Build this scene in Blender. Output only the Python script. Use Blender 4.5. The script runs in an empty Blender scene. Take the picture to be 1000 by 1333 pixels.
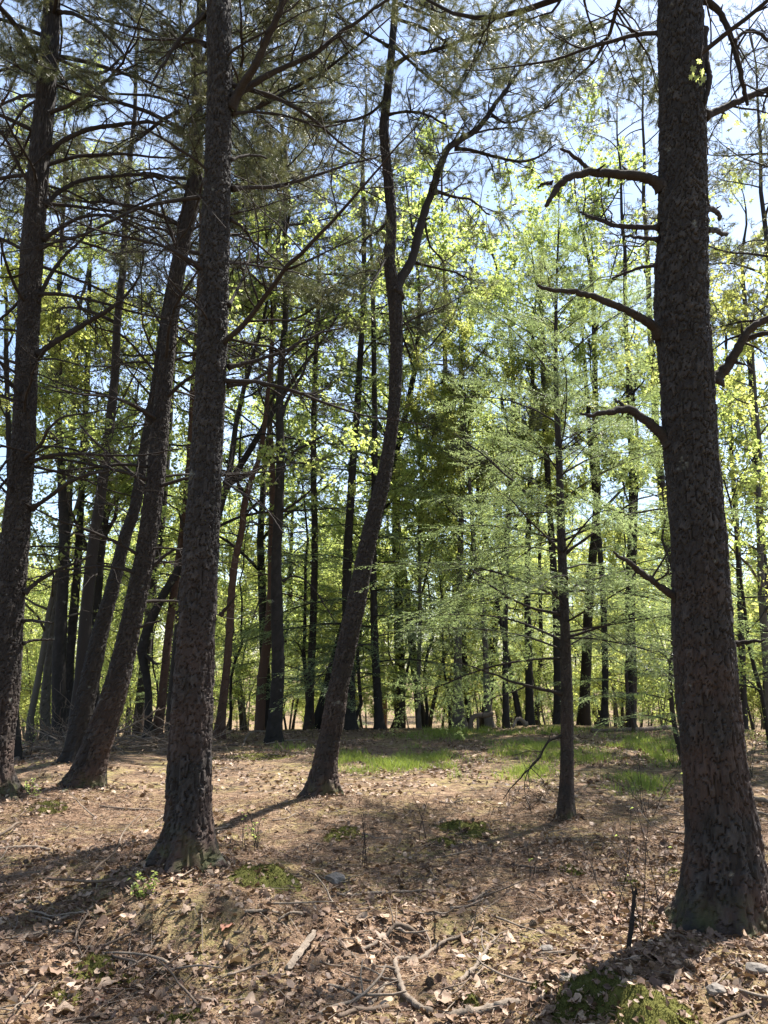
import bpy, math, random
import numpy as np
from mathutils import Vector, Matrix, Euler

# ------------------------------------------------------------------ camera, sky, sun
sc = bpy.context.scene
C = sc.collection
R = math.radians
PITCH = R(10.95); FPX = 1003.0; EYE = 1.6
SUN_AZ = R(46); SUN_EL = R(61)          # azimuth clockwise from +Y

cam_d = bpy.data.cameras.new('camera'); cam = bpy.data.objects.new('camera', cam_d); C.objects.link(cam)
cam.location = (0, 0, EYE); cam.rotation_euler = (math.pi/2 + PITCH, 0, 0)
cam_d.sensor_fit = 'VERTICAL'; cam_d.sensor_height = 24.0; cam_d.lens = 24.0*FPX/1333.0
cam_d.clip_start = 0.05; cam_d.clip_end = 2000
sc.camera = cam

w = bpy.data.worlds.new('World'); sc.world = w; w.use_nodes = True
nt = w.node_tree; nt.nodes.clear()
sky = nt.nodes.new('ShaderNodeTexSky'); sky.sky_type = 'NISHITA'; sky.sun_disc = False
sky.sun_elevation = SUN_EL; sky.sun_rotation = SUN_AZ
sky.air_density = 1.0; sky.dust_density = 0.7; sky.ozone_density = 1.5
tc = nt.nodes.new('ShaderNodeTexCoord')
mp = nt.nodes.new('ShaderNodeMapping'); mp.inputs['Scale'].default_value = (1.0, 1.0, 2.2)
cn = nt.nodes.new('ShaderNodeTexNoise'); cn.inputs['Scale'].default_value = 1.7; cn.inputs['Detail'].default_value = 6
cr = nt.nodes.new('ShaderNodeValToRGB')
cr.color_ramp.elements[0].position = 0.42; cr.color_ramp.elements[0].color = (0, 0, 0, 1)
cr.color_ramp.elements[1].position = 0.78; cr.color_ramp.elements[1].color = (.3, .3, .3, 1)
mx = nt.nodes.new('ShaderNodeMix'); mx.data_type = 'RGBA'
mx.inputs['B'].default_value = (7.0, 7.6, 8.6, 1)
bg = nt.nodes.new('ShaderNodeBackground'); bg.inputs['Strength'].default_value = 0.085
wo = nt.nodes.new('ShaderNodeOutputWorld')
L = nt.links.new
L(tc.outputs['Generated'], mp.inputs['Vector']); L(mp.outputs['Vector'], cn.inputs['Vector'])
L(cn.outputs['Fac'], cr.inputs['Fac']); L(cr.outputs['Color'], mx.inputs['Factor'])
L(sky.outputs['Color'], mx.inputs['A']); L(mx.outputs['Result'], bg.inputs['Color']); L(bg.outputs['Background'], wo.inputs['Surface'])

sd = bpy.data.lights.new('sun', 'SUN'); sd.energy = 5.0; sd.angle = R(0.53); sd.color = (1.0, .95, .87)
sun = bpy.data.objects.new('sun', sd); C.objects.link(sun)
sv = Vector((math.sin(SUN_AZ)*math.cos(SUN_EL), math.cos(SUN_AZ)*math.cos(SUN_EL), math.sin(SUN_EL)))
sun.rotation_euler = sv.to_track_quat('Z', 'Y').to_euler(); sun.location = sv*40

vs = sc.view_settings; vs.view_transform = 'Standard'; vs.look = 'None'; vs.exposure = 1.78; vs.gamma = 1.0; vs.use_curve_mapping = False
cy = sc.cycles
cy.max_bounces = 9; cy.diffuse_bounces = 6; cy.glossy_bounces = 2; cy.transmission_bounces = 4; cy.transparent_max_bounces = 6
cy.use_denoising = True
cy.sample_clamp_indirect = 6.0
sc.render.use_persistent_data = False

# ------------------------------------------------------------------ helpers
rg = np.random.default_rng(7)
cp, sp = math.cos(PITCH), math.sin(PITCH)

def ray(u, v):
    a = (u-500)/FPX; b = (666.5-v)/FPX
    return np.array([a, cp-b*sp, sp+b*cp])
def at(u, v, Y):
    """real place of a point seen at (u, v) whose distance along the ground is Y; also metres per pixel there"""
    d = ray(u, v); s = Y/d[1]
    return np.array([0, 0, EYE])+d*s, s/FPX

def hash2(ix, iy, seed):
    n = (ix.astype(np.int64)*374761393 + iy.astype(np.int64)*668265263 + seed*1442695041) & 0xffffffff
    n = ((n ^ (n >> 13))*1274126177) & 0xffffffff
    n = ((n ^ (n >> 16))*2246822519) & 0xffffffff
    return ((n ^ (n >> 15)) & 0xffffff)/float(0xffffff)
def vnoise(x, y, seed=0):
    x = np.asarray(x, float); y = np.asarray(y, float)
    ix = np.floor(x); iy = np.floor(y); fx = x-ix; fy = y-iy
    fx = fx*fx*(3-2*fx); fy = fy*fy*(3-2*fy)
    a = hash2(ix, iy, seed); b = hash2(ix+1, iy, seed); c = hash2(ix, iy+1, seed); d = hash2(ix+1, iy+1, seed)
    return (a*(1-fx)+b*fx)*(1-fy)+(c*(1-fx)+d*fx)*fy*1.0
def fbm(x, y, seed=0, oct=3):
    s = 0; a = .5
    for o in range(oct):
        s = s+a*(vnoise(x*2**o, y*2**o, seed+o*17)-.5); a *= .5
    return s
def sstep(a, b, x):
    t = np.clip((x-a)/(b-a), 0, 1); return t*t*(3-2*t)

MOUNDS = [(-1.72, 6.15, .17, .75), (-.95, 5.6, .10, .7), (1.95, 4.45, .08, .55), (-.72, 8.8, .08, .7), (-3.9, 9.3, .10, 1.0), (1.0, 3.1, .07, .35), (1.75, 7.6, .05, .5), (-4.6, 12.0, .12, 1.2)]
def gz(x, y, fine=True):
    x = np.asarray(x, float); y = np.asarray(y, float)
    crest = 18.6 - 2.2*sstep(-4.0, -7.0, x)
    z = -0.10*np.maximum(0, y-crest-.6); z = np.maximum(z, -3.4-.6*fbm(x*.05, y*.05, 91))
    z = z + .30*fbm(x*.22+3.1, y*.22+1.7, 5, 2)*sstep(3, 8, np.hypot(x, y))
    z = z + .10*fbm(x*.9, y*.9, 11, 2)
    for mx_, my_, h, r in MOUNDS:
        z = z + h*np.exp(-((x-mx_)**2+(y-my_)**2)/(r*r))
    # the low bank in front of the big pine
    z = z - .13*sstep(.15, -.35, y-(5.35+.25*np.sin(x*1.7)))*sstep(-2.4, -1.4, x)*sstep(1.2, .1, x)*sstep(2.5, 4.2, y)
    if fine:
        near = sstep(14, 4, y)
        z = z + near*(.095*fbm(x*3.4, y*3.4, 23, 3) + .042*fbm(x*12, y*12, 31, 2))
    return z
def hit(u, v):
    d = ray(u, v); lo, hi = 1.5, 60.0
    ts = np.linspace(lo, hi, 3000); z = EYE+d[2]/d[1]*ts; x = d[0]/d[1]*ts
    k = np.argmax(z < gz(x, ts, False)); k = k if k > 0 else len(ts)-1
    return np.array([x[k], ts[k], float(gz(x[k], ts[k], False))])

class Geo:
    def __init__(s): s.v = []; s.f = {3: [], 4: []}; s.a = []; s.b = []; s.n = 0
    def add(s, V, F, a=.5, b=.5):
        V = np.asarray(V, float).reshape(-1, 3); F = np.asarray(F, int)
        s.v.append(V); s.f[F.shape[1]].append(F+s.n)
        s.a.append(np.broadcast_to(np.asarray(a, float), (len(V),))); s.b.append(np.broadcast_to(np.asarray(b, float), (len(V),)))
        s.n += len(V); return s
    def addf(s, F, base): s.f[np.asarray(F).shape[1]].append(np.asarray(F, int)+base)
    def join(s, o, M=None):
        V = np.concatenate(o.v)
        if M is not None: V = V@np.array(M.to_3x3()).T+np.array(M.translation)
        for k in (3, 4):
            if o.f[k]: s.f[k].append(np.concatenate(o.f[k])+s.n)
        s.v.append(V); s.a.append(np.concatenate(o.a)); s.b.append(np.concatenate(o.b)); s.n += len(V)
    def mesh(s, name, mat=None, smooth=False, off=None):
        me = bpy.data.meshes.new(name)
        if not s.v: return me
        V = np.concatenate(s.v)
        if off is not None: V = V-np.asarray(off)
        t = np.concatenate(s.f[3]) if s.f[3] else np.zeros((0, 3), int)
        q = np.concatenate(s.f[4]) if s.f[4] else np.zeros((0, 4), int)
        me.vertices.add(len(V)); me.vertices.foreach_set('co', V.ravel())
        lv = np.concatenate([t.ravel(), q.ravel()]); me.loops.add(len(lv)); me.loops.foreach_set('vertex_index', lv)
        tot = np.concatenate([np.full(len(t), 3), np.full(len(q), 4)])
        me.polygons.add(len(tot)); me.polygons.foreach_set('loop_start', np.concatenate([[0], np.cumsum(tot)[:-1]]))
        me.polygons.foreach_set('loop_total', tot)
        me.polygons.foreach_set('use_smooth', np.full(len(tot), smooth))
        for nm, arr in (('tone', s.a), ('edge', s.b)):
            at_ = me.attributes.new(nm, 'FLOAT', 'POINT'); at_.data.foreach_set('value', np.concatenate(arr))
        me.update(calc_edges=True)
        if mat: me.materials.append(mat)
        return me

def obj(name, me, parent=None, loc=None, label=None, cat=None, group=None, kind=None):
    o = bpy.data.objects.new(name, me); C.objects.link(o)
    if parent: o.parent = parent
    if loc is not None: o.location = loc
    return tag(o, label, cat, group, kind)
def tag(o, label=None, cat=None, group=None, kind=None):
    if label: o['label'] = label
    if cat: o['category'] = cat
    if group: o['group'] = group
    if kind: o['kind'] = kind
    return o

def frames(P):
    T = np.gradient(P, axis=0); T /= np.linalg.norm(T, axis=1, keepdims=True)+1e-9
    n = np.cross(T[0], [0, 1, 0.01]); 
    if np.linalg.norm(n) < .1: n = np.cross(T[0], [1, 0, 0])
    n /= np.linalg.norm(n); N = [n]
    for i in range(1, len(P)):
        n = n-T[i]*np.dot(n, T[i]); n /= np.linalg.norm(n)+1e-9; N.append(n)
    N = np.array(N); return T, N, np.cross(T, N)
def tube(g, P, rad, sides=6, a=.5):
    P = np.asarray(P, float); rad = np.broadcast_to(np.asarray(rad, float), (len(P),))
    T, N, B = frames(P); th = np.arange(sides)*2*math.pi/sides
    V = P[:, None]+rad[:, None, None]*(np.cos(th)[None, :, None]*N[:, None]+np.sin(th)[None, :, None]*B[:, None])
    n = len(P); i = np.arange(n-1)[:, None]*sides; j = np.arange(sides)[None]; k = (j+1) % sides
    F = np.stack([i+j, i+k, i+sides+k, i+sides+j], -1).reshape(-1, 4)
    base = g.n
    g.add(V.reshape(-1, 3), F, a)
    g.add(np.array([P[-1]+T[-1]*rad[-1]*.4, P[0]]), np.zeros((0, 3), int).reshape(0, 3), a)
    tip = base+n*sides
    e = base+(n-1)*sides
    g.addf(np.array([[e+jj, e+(jj+1) % sides, tip] for jj in range(sides)]), 0)
    g.addf(np.array([[base+(jj+1) % sides, base+jj, tip+1] for jj in range(sides)]), 0)
def spline(P, n):
    P = np.asarray(P, float); d = np.r_[0, np.cumsum(np.linalg.norm(np.diff(P[:, :3], axis=0), axis=1))]
    t = np.linspace(0, d[-1], n); k = np.clip(np.searchsorted(d, t, 'right')-1, 0, len(P)-2)
    M = np.zeros_like(P); M[1:-1] = (P[2:]-P[:-2])/(d[2:]-d[:-2])[:, None]; M[0] = (P[1]-P[0])/(d[1]-d[0]); M[-1] = (P[-1]-P[-2])/(d[-1]-d[-2])
    h = (d[k+1]-d[k])[:, None]; s = ((t-d[k])/h[:, 0])[:, None]
    return (2*s**3-3*s**2+1)*P[k]+(s**3-2*s**2+s)*h*M[k]+(-2*s**3+3*s**2)*P[k+1]+(s**3-s**2)*h*M[k+1]
def cones(g, A, B, r0, r1, a=.5):
    """many straight three-sided twigs"""
    A = np.asarray(A, float); B = np.asarray(B, float); n = len(A)
    if n == 0: return
    D = B-A; D = D/(np.linalg.norm(D, axis=1, keepdims=True)+1e-9)
    X = np.cross(D, np.array([.13, .31, 1.0])); X /= np.linalg.norm(X, axis=1, keepdims=True)+1e-9; Y = np.cross(D, X)
    th = np.arange(3)*2*math.pi/3; r0 = np.broadcast_to(r0, (n,)); r1 = np.broadcast_to(r1, (n,))
    o = np.cos(th)[None, :, None]*X[:, None]+np.sin(th)[None, :, None]*Y[:, None]
    V = np.concatenate([A[:, None]+o*r0[:, None, None], B[:, None]+o*r1[:, None, None]], 1)
    b = (np.arange(n)*6)[:, None]
    F = np.concatenate([b+np.array([[j, (j+1) % 3, 3+(j+1) % 3, 3+j]]) for j in range(3)])
    a = np.repeat(np.broadcast_to(a, (n,)), 6)
    g.add(V.reshape(-1, 3), F, a)
def unit(V): return V/(np.linalg.norm(V, axis=-1, keepdims=True)+1e-9)
def needles(g, base, dirs, ln, wd, a):
    n = len(base); s = unit(np.cross(dirs, rg.normal(size=(n, 3))))*np.asarray(wd).reshape(-1, 1)/2
    V = np.stack([base-s, base+s, base+dirs*np.asarray(ln).reshape(-1, 1)], 1)
    g.add(V.reshape(-1, 3), np.arange(n*3).reshape(n, 3), np.repeat(np.broadcast_to(a, (n,)), 3))
def leaves(g, base, axis, nrm, ln, wd, a, fold=.25):
    n = len(base); ln = np.broadcast_to(ln, (n,))[:, None]; wd = np.broadcast_to(wd, (n,))[:, None]
    axis = unit(axis); side = unit(np.cross(axis, nrm)); up = np.cross(side, axis)
    V = np.stack([base, base+axis*ln*.45+side*wd*.5+up*wd*fold, base+axis*ln-up*ln*.12, base+axis*ln*.45-side*wd*.5+up*wd*fold], 1)
    b = (np.arange(n)*4)[:, None]
    g.add(V.reshape(-1, 3), np.concatenate([b+np.array([[0, 1, 2]]), b+np.array([[0, 2, 3]])]), np.repeat(np.broadcast_to(a, (n,)), 4))

# ------------------------------------------------------------------ materials
def mat(name):
    m = bpy.data.materials.new(name); m.use_nodes = True; t = m.node_tree; t.nodes.clear()
    out = t.nodes.new('ShaderNodeOutputMaterial'); return m, t, out
def ramp(t, src, stops):
    r = t.nodes.new('ShaderNodeValToRGB'); e = r.color_ramp.elements
    while len(e) < len(stops): e.new(.5)
    for k, (p, c) in enumerate(stops): e[k].position = p; e[k].color = (*c, 1)
    t.links.new(src, r.inputs['Fac']); return r.outputs['Color']
def attr(t, n):
    a = t.nodes.new('ShaderNodeAttribute'); a.attribute_name = n; return a.outputs['Fac']
def noise(t, scale, detail=4, vec=None, sc3=None, rough=.6):
    n = t.nodes.new('ShaderNodeTexNoise'); n.inputs['Scale'].default_value = scale; n.inputs['Detail'].default_value = detail; n.inputs['Roughness'].default_value = rough
    c = t.nodes.new('ShaderNodeTexCoord')
    if sc3:
        m = t.nodes.new('ShaderNodeMapping'); m.inputs['Scale'].default_value = sc3
        t.links.new(c.outputs['Object'], m.inputs['Vector']); t.links.new(m.outputs['Vector'], n.inputs['Vector'])
    else: t.links.new(c.outputs['Object'], n.inputs['Vector'])
    return n.outputs['Fac']
def mixc(t, f, a, b, mode='MIX'):
    m = t.nodes.new('ShaderNodeMix'); m.data_type = 'RGBA'; m.blend_type = mode
    for k, v in (('Factor', f), ('A', a), ('B', b)):
        if isinstance(v, (int, float)): m.inputs[k].default_value = v
        elif isinstance(v, tuple): m.inputs[k].default_value = (*v, 1)
        else: t.links.new(v, m.inputs[k])
    return m.outputs['Result']
def math_(t, op, a, b=None):
    m = t.nodes.new('ShaderNodeMath'); m.operation = op
    for k, v in ((0, a), (1, b)):
        if v is None: continue
        if isinstance(v, (int, float)): m.inputs[k].default_value = v
        else: t.links.new(v, m.inputs[k])
    return m.outputs[0]
def bump(t, h, strength, dist):
    b = t.nodes.new('ShaderNodeBump'); b.inputs['Strength'].default_value = strength; b.inputs['Distance'].default_value = dist
    t.links.new(h, b.inputs['Height']); return b.outputs['Normal']
def principled(t, out, col, rough=.9, nrm=None, spec=.25):
    p = t.nodes.new('ShaderNodeBsdfPrincipled'); p.inputs['Roughness'].default_value = rough; p.inputs['Specular IOR Level'].default_value = spec
    if isinstance(col, tuple): p.inputs['Base Color'].default_value = (*col, 1)
    else: t.links.new(col, p.inputs['Base Color'])
    if nrm is not None: t.links.new(nrm, p.inputs['Normal'])
    t.links.new(p.outputs[0], out.inputs['Surface']); return p

def bark_mat(name, plates, fissure, lichen=(.30, .31, .27), lich=.66, moss=0.0, red=(.100, .053, .036), redh=0.0):
    m, t, out = mat(name)
    col = ramp(t, attr(t, 'tone'), [(0, plates[0]), (.5, plates[1]), (1, plates[2])])
    n = noise(t, 9, 5, sc3=(1, 1, .45)); col = mixc(t, math_(t, 'MULTIPLY', n, .55), col, plates[0])
    if redh > 0:
        g = t.nodes.new('ShaderNodeTexCoord'); s = t.nodes.new('ShaderNodeSeparateXYZ'); t.links.new(g.outputs['Object'], s.inputs[0])
        f = t.nodes.new('ShaderNodeMapRange'); f.inputs['From Min'].default_value = redh; f.inputs['From Max'].default_value = .15; f.inputs['To Max'].default_value = .75
        t.links.new(s.outputs['Z'], f.inputs['Value'])
        col = mixc(t, math_(t, 'MULTIPLY', f.outputs[0], ramp(t, noise(t, 2.3, 3), [(.40, (0, 0, 0)), (.65, (.8, .8, .8))])), col, red)
    col = mixc(t, ramp(t, attr(t, 'edge'), [(0, (1, 1, 1)), (.35, (0, 0, 0))]), col, fissure)
    ln = ramp(t, noise(t, 5.5, 6), [(lich, (0, 0, 0)), (lich+.1, (.65, .65, .65))]); col = mixc(t, ln, col, lichen)
    if moss > 0:
        g = t.nodes.new('ShaderNodeTexCoord'); s = t.nodes.new('ShaderNodeSeparateXYZ'); t.links.new(g.outputs['Object'], s.inputs[0])
        f = t.nodes.new('ShaderNodeMapRange'); f.inputs['From Min'].default_value = moss; f.inputs['From Max'].default_value = 0.02
        t.links.new(s.outputs['Z'], f.inputs['Value'])
        mm = math_(t, 'MULTIPLY', f.outputs[0], ramp(t, noise(t, 7, 4), [(.45, (0, 0, 0)), (.62, (.8, .8, .8))])); col = mixc(t, mm, col, (.06, .066, .025))
    nr = bump(t, noise(t, 34, 6, sc3=(1, 1, .4), rough=.7), .75, .012)
    principled(t, out, col, .88, nr, .3); return m
M = {}
M['bark_grey'] = bark_mat('bark_grey', [(.014, .012, .0115), (.031, .027, .025), (.078, .070, .066)], (.012, .008, .006), moss=.3, redh=2.6)
M['bark_brown'] = bark_mat('bark_brown', [(.016, .0125, .011), (.031, .025, .022), (.076, .064, .057)], (.011, .008, .0065), moss=.25, redh=1.4)
M['bark_red'] = bark_mat('bark_red', [(.055, .030, .021), (.085, .049, .035), (.125, .080, .060)], (.030, .017, .012), lich=.66)
M['bark_dark'] = bark_mat('bark_dark', [(.014, .012, .0105), (.024, .020, .018), (.046, .039, .035)], (.010, .008, .0065))
M['bark_pale'] = bark_mat('bark_pale', [(.060, .052, .042), (.095, .083, .068), (.15, .133, .112)], (.04, .033, .026), lich=.62)
def twig_mat(name, c0, c1):
    m, t, out = mat(name); col = mixc(t, .5, ramp(t, noise(t, 7, 4), [(.3, c0), (.7, c1)]), ramp(t, noise(t, 75, 5, rough=.75), [(.35, c0), (.65, c1)]))
    principled(t, out, col, .9, bump(t, noise(t, 90, 5, rough=.7), .9, .006), .15); return m
M['twig'] = twig_mat('twig', (.019, .0155, .0135), (.048, .040, .036))
M['deadwood'] = twig_mat('deadwood', (.085, .066, .051), (.27, .22, .175))
M['deadwood_dark'] = twig_mat('deadwood_dark', (.07, .052, .04), (.17, .13, .10))
M['charred'] = twig_mat('charred', (.012, .011, .010), (.04, .035, .032))

def leaf_mat(name, stops, trans=.5, tcol=1.5, rough=.5):
    m, t, out = mat(name)
    oi = t.nodes.new('ShaderNodeObjectInfo')
    f = math_(t, 'ADD', math_(t, 'MULTIPLY', attr(t, 'tone'), .8), math_(t, 'MULTIPLY', oi.outputs['Random'], .2))
    col = ramp(t, f, stops)
    p = t.nodes.new('ShaderNodeBsdfPrincipled'); p.inputs['Roughness'].default_value = rough; p.inputs['Specular IOR Level'].default_value = .35
    t.links.new(col, p.inputs['Base Color'])
    tr = t.nodes.new('ShaderNodeBsdfTranslucent')
    t.links.new(mixc(t, 1.0, col, (tcol*1.06, tcol*1.0, tcol*.64), 'MULTIPLY'), tr.inputs['Color'])
    ms = t.nodes.new('ShaderNodeMixShader'); ms.inputs[0].default_value = trans
    t.links.new(p.outputs[0], ms.inputs[1]); t.links.new(tr.outputs[0], ms.inputs[2]); t.links.new(ms.outputs[0], out.inputs['Surface']); return m
M['maple_leaf'] = leaf_mat('maple_leaf', [(0, (.125, .17, .065)), (.5, (.205, .255, .105)), (1, (.31, .34, .165))], .62, 2.3)
M['lime_leaf'] = leaf_mat('lime_leaf', [(0, (.165, .20, .075)), (.5, (.24, .275, .11)), (1, (.33, .345, .16))], .6, 2.15)
M['pine_needle'] = leaf_mat('pine_needle', [(0, (.065, .082, .045)), (.5, (.10, .115, .062)), (1, (.18, .165, .095))], .3, 1.5, .35)
M['hemlock_needle'] = leaf_mat('hemlock_needle', [(0, (.105, .15, .085)), (.5, (.165, .225, .13)), (1, (.27, .325, .21))], .55, 2.2, .3)
M['grass'] = leaf_mat('grass', [(0, (.10, .15, .035)), (.5, (.16, .22, .05)), (1, (.27, .29, .11))], .45, 1.6)
M['dry_leaf'] = leaf_mat('dry_leaf', [(0, (.045, .026, .017)), (.3, (.11, .064, .042)), (.6, (.25, .168, .115)), (.85, (.46, .35, .255)), (1, (.30, .10, .06))], .12, 1.0, .6)
M['straw'] = leaf_mat('straw', [(0, (.13, .065, .038)), (.5, (.26, .155, .10)), (1, (.45, .33, .23))], .05, 1.0, .6)

# forest floor
m, t, out = mat('forest_floor'); M['ground'] = m
n1 = noise(t, 1.1, 6, rough=.65); n2 = noise(t, 9, 6, rough=.7); n3 = noise(t, 46, 4, rough=.7); n4 = noise(t, .55, 5)
c = ramp(t, n2, [(.33, (.045, .028, .018)), (.50, (.19, .122, .078)), (.68, (.38, .275, .185))])
c = mixc(t, ramp(t, n3, [(.35, (.55, .55, .55)), (.6, (0, 0, 0))]), c, (.07, .045, .03))
c = mixc(t, ramp(t, n3, [(.58, (0, 0, 0)), (.72, (.8, .8, .8))]), c, (.42, .325, .24))
c = mixc(t, ramp(t, noise(t, 2.4, 5, rough=.7), [(.50, (0, 0, 0)), (.64, (.75, .75, .75))]), c, (.105, .066, .043))
mo = math_(t, 'MULTIPLY', ramp(t, n1, [(.46, (0, 0, 0)), (.62, (1, 1, 1))]), ramp(t, n2, [(.38, (0, 0, 0)), (.58, (.8, .8, .8))]))
c = mixc(t, mo, c, (.215, .19, .068))
h = math_(t, 'ADD', math_(t, 'MULTIPLY', n2, .6), math_(t, 'MULTIPLY', n3, .5))
principled(t, out, c, .95, bump(t, h, .9, .05), .15)

m, t, out = mat('moss'); M['moss'] = m
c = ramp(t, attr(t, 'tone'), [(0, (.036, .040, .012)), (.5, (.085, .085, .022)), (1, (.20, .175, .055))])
principled(t, out, c, .95, bump(t, noise(t, 120, 3), .8, .01), .1)
m, t, out = mat('stone'); M['stone'] = m
c = ramp(t, noise(t, 14, 6), [(.3, (.09, .08, .07)), (.7, (.24, .21, .185))]); principled(t, out, c, .9, bump(t, noise(t, 50, 4), .5, .01), .2)

# ------------------------------------------------------------------ ground sheet
ys = [-60, -30, -15, -8, -4, -2, 0, 1.0]
y = 1.5
while y < 420: ys.append(y); y += max(.030, .0066*y) if y < 14 else (.0135*(y-14)+.085 if y < 60 else (y-40)*.2)
ys = np.array(ys); tin = np.linspace(-1, 1, 240); k = np.linspace(0, 1, 26)[1:]
hw = .60*np.maximum(ys, 1.0)+1.2; ex = 40+1.2*np.abs(ys)
X = np.concatenate([-(hw[:, None]+ex[:, None]*(k[::-1]**2.2)[None]), tin[None]*hw[:, None], hw[:, None]+ex[:, None]*(k**2.2)[None]], 1)
Yg = np.broadcast_to(ys[:, None], X.shape); Z = gz(X, Yg)
g = Geo(); nr_, ncol = X.shape
i = np.arange(nr_-1)[:, None]*ncol; j = np.arange(ncol-1)[None]
g.add(np.stack([X, Yg, Z], -1).reshape(-1, 3), np.stack([i+j, i+j+1, i+ncol+j+1, i+ncol+j], -1).reshape(-1, 4))
ground = obj('ground', g.mesh('ground', M['ground'], True), kind='structure', label='brown forest floor of needles, dry leaves and moss')

# ------------------------------------------------------------------ bark and trunks
def worley(u, v, per, seed):
    """cells periodic in u: nearest distance, second nearest, cell tone, offset in v"""
    iu = np.floor(u); iv = np.floor(v); f1 = np.full(u.shape, 9.); f2 = np.full(u.shape, 9.); tone = np.zeros(u.shape); dv = np.zeros(u.shape)
    for a in (-1, 0, 1):
        for b in (-1, 0, 1):
            cu = iu+a; cv = iv+b; wu = np.mod(cu, per)
            px_ = cu+.15+.7*hash2(wu, cv, seed); py_ = cv+.1+.8*hash2(wu, cv, seed+1)
            d = np.hypot(u-px_, (v-py_)); c = hash2(wu, cv, seed+2)
            n = d < f1; f2 = np.where(n, f1, np.minimum(f2, d)); f1 = np.where(n, d, f1); tone = np.where(n, c, tone); dv = np.where(n, v-py_, dv)
    return f1, f2, tone, dv

def trunk_mesh(P, rad, res, matl, off, seed, plate=.05, depth=.012, flare=.5, ground_z=0, lean_root=None):
    """P, rad: dense centre line. Real relief of bark plates."""
    L_ = np.r_[0, np.cumsum(np.linalg.norm(np.diff(P, axis=0), axis=1))]; H = L_[-1]
    st = [0.]
    while st[-1] < H:
        st.append(st[-1]+res*(1 if st[-1] < 6 else 1+(st[-1]-6)*.8))
    st = np.array(st); st[-1] = H
    Q = np.stack([np.interp(st, L_, P[:, c]) for c in range(3)], 1); r = np.interp(st, L_, rad)
    T, N, B = frames(Q); r0 = float(np.interp(1.0, L_, rad))
    ns = int(np.clip(2*math.pi*r0/res, 10, 190)); th = np.arange(ns)*2*math.pi/ns
    h = st[:, None]; hg = np.maximum(h-.25, 0)
    TH = np.broadcast_to(th[None], (len(st), ns))
    per = max(4, int(round(2*math.pi*r0/plate)))
    # plates are long at the foot and scaly higher up
    pl = plate*(1.35+2.3*np.exp(-st/1.3)); vc = np.r_[0, np.cumsum(np.diff(st)/pl[1:])]
    U = TH/(2*math.pi)*per; Vv = np.broadcast_to(vc[:, None], U.shape)
    xw = np.cos(TH)*2.3; yw = np.sin(TH)*2.3
    U2 = U+.9*(vnoise(xw*3+h*2.2, yw*3+h*1.7, seed+5)-.5)+.5*(vnoise(xw*8+h*9, yw*8-h*7, seed+15)-.5); V2 = Vv+1.1*(vnoise(xw*4-h*3.0, yw*4+h*4, seed+6)-.5)+.5*(vnoise(xw*10-h*8, yw*10+h*11, seed+16)-.5)
    f1, f2, tone, dv = worley(U2, V2, per, seed)
    e = sstep(.02, .17, f2-f1)
    f1b, f2b, toneb, dvb = worley(U2*2+.3+.35*(vnoise(xw*16, yw*16+h*20, seed+18)-.5), V2*1.5+.7, per*2, seed+40)
    f1c, f2c, tonec, _ = worley(U2*4+.1, V2*3+.2, per*4, seed+80)
    d = depth*(1.15*e*(.55+.75*tone)-.65 + .75*(toneb-.5)*e - .30*dv*tone - .25*dvb*toneb + .35*(tonec-.5))
    d = d*(.35+.65*np.clip(r[:, None]/r0, 0, 1.2))
    lump = .045*(vnoise(xw*.9+h*.9, yw*.9, seed+9)-.5)*2+.03*(vnoise(xw*1.6, yw*1.6+h*2.5, seed+10)-.5)*2
    fl = flare*np.exp(-hg/.16)*(.55+.75*np.maximum(0, np.cos(TH*5+seed+.9*np.sin(TH*2+seed)))) + flare*.28*np.exp(-hg/.7)
    rr = r[:, None]*(1+lump+fl)+d
    V = Q[:, None]+rr[..., None]*(np.cos(TH)[..., None]*N[:, None]+np.sin(TH)[..., None]*B[:, None])
    n = len(st); i = np.arange(n-1)[:, None]*ns; j = np.arange(ns)[None]; kk = (j+1) % ns
    F = np.stack([i+j, i+kk, i+ns+kk, i+ns+j], -1).reshape(-1, 4)
    g = Geo(); g.add(V.reshape(-1, 3), F, np.clip(tone*.4+toneb*.35+tonec*.25, 0, 1).ravel(), e.ravel())
    return g.mesh('trunk', matl, res > .025, off)

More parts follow.
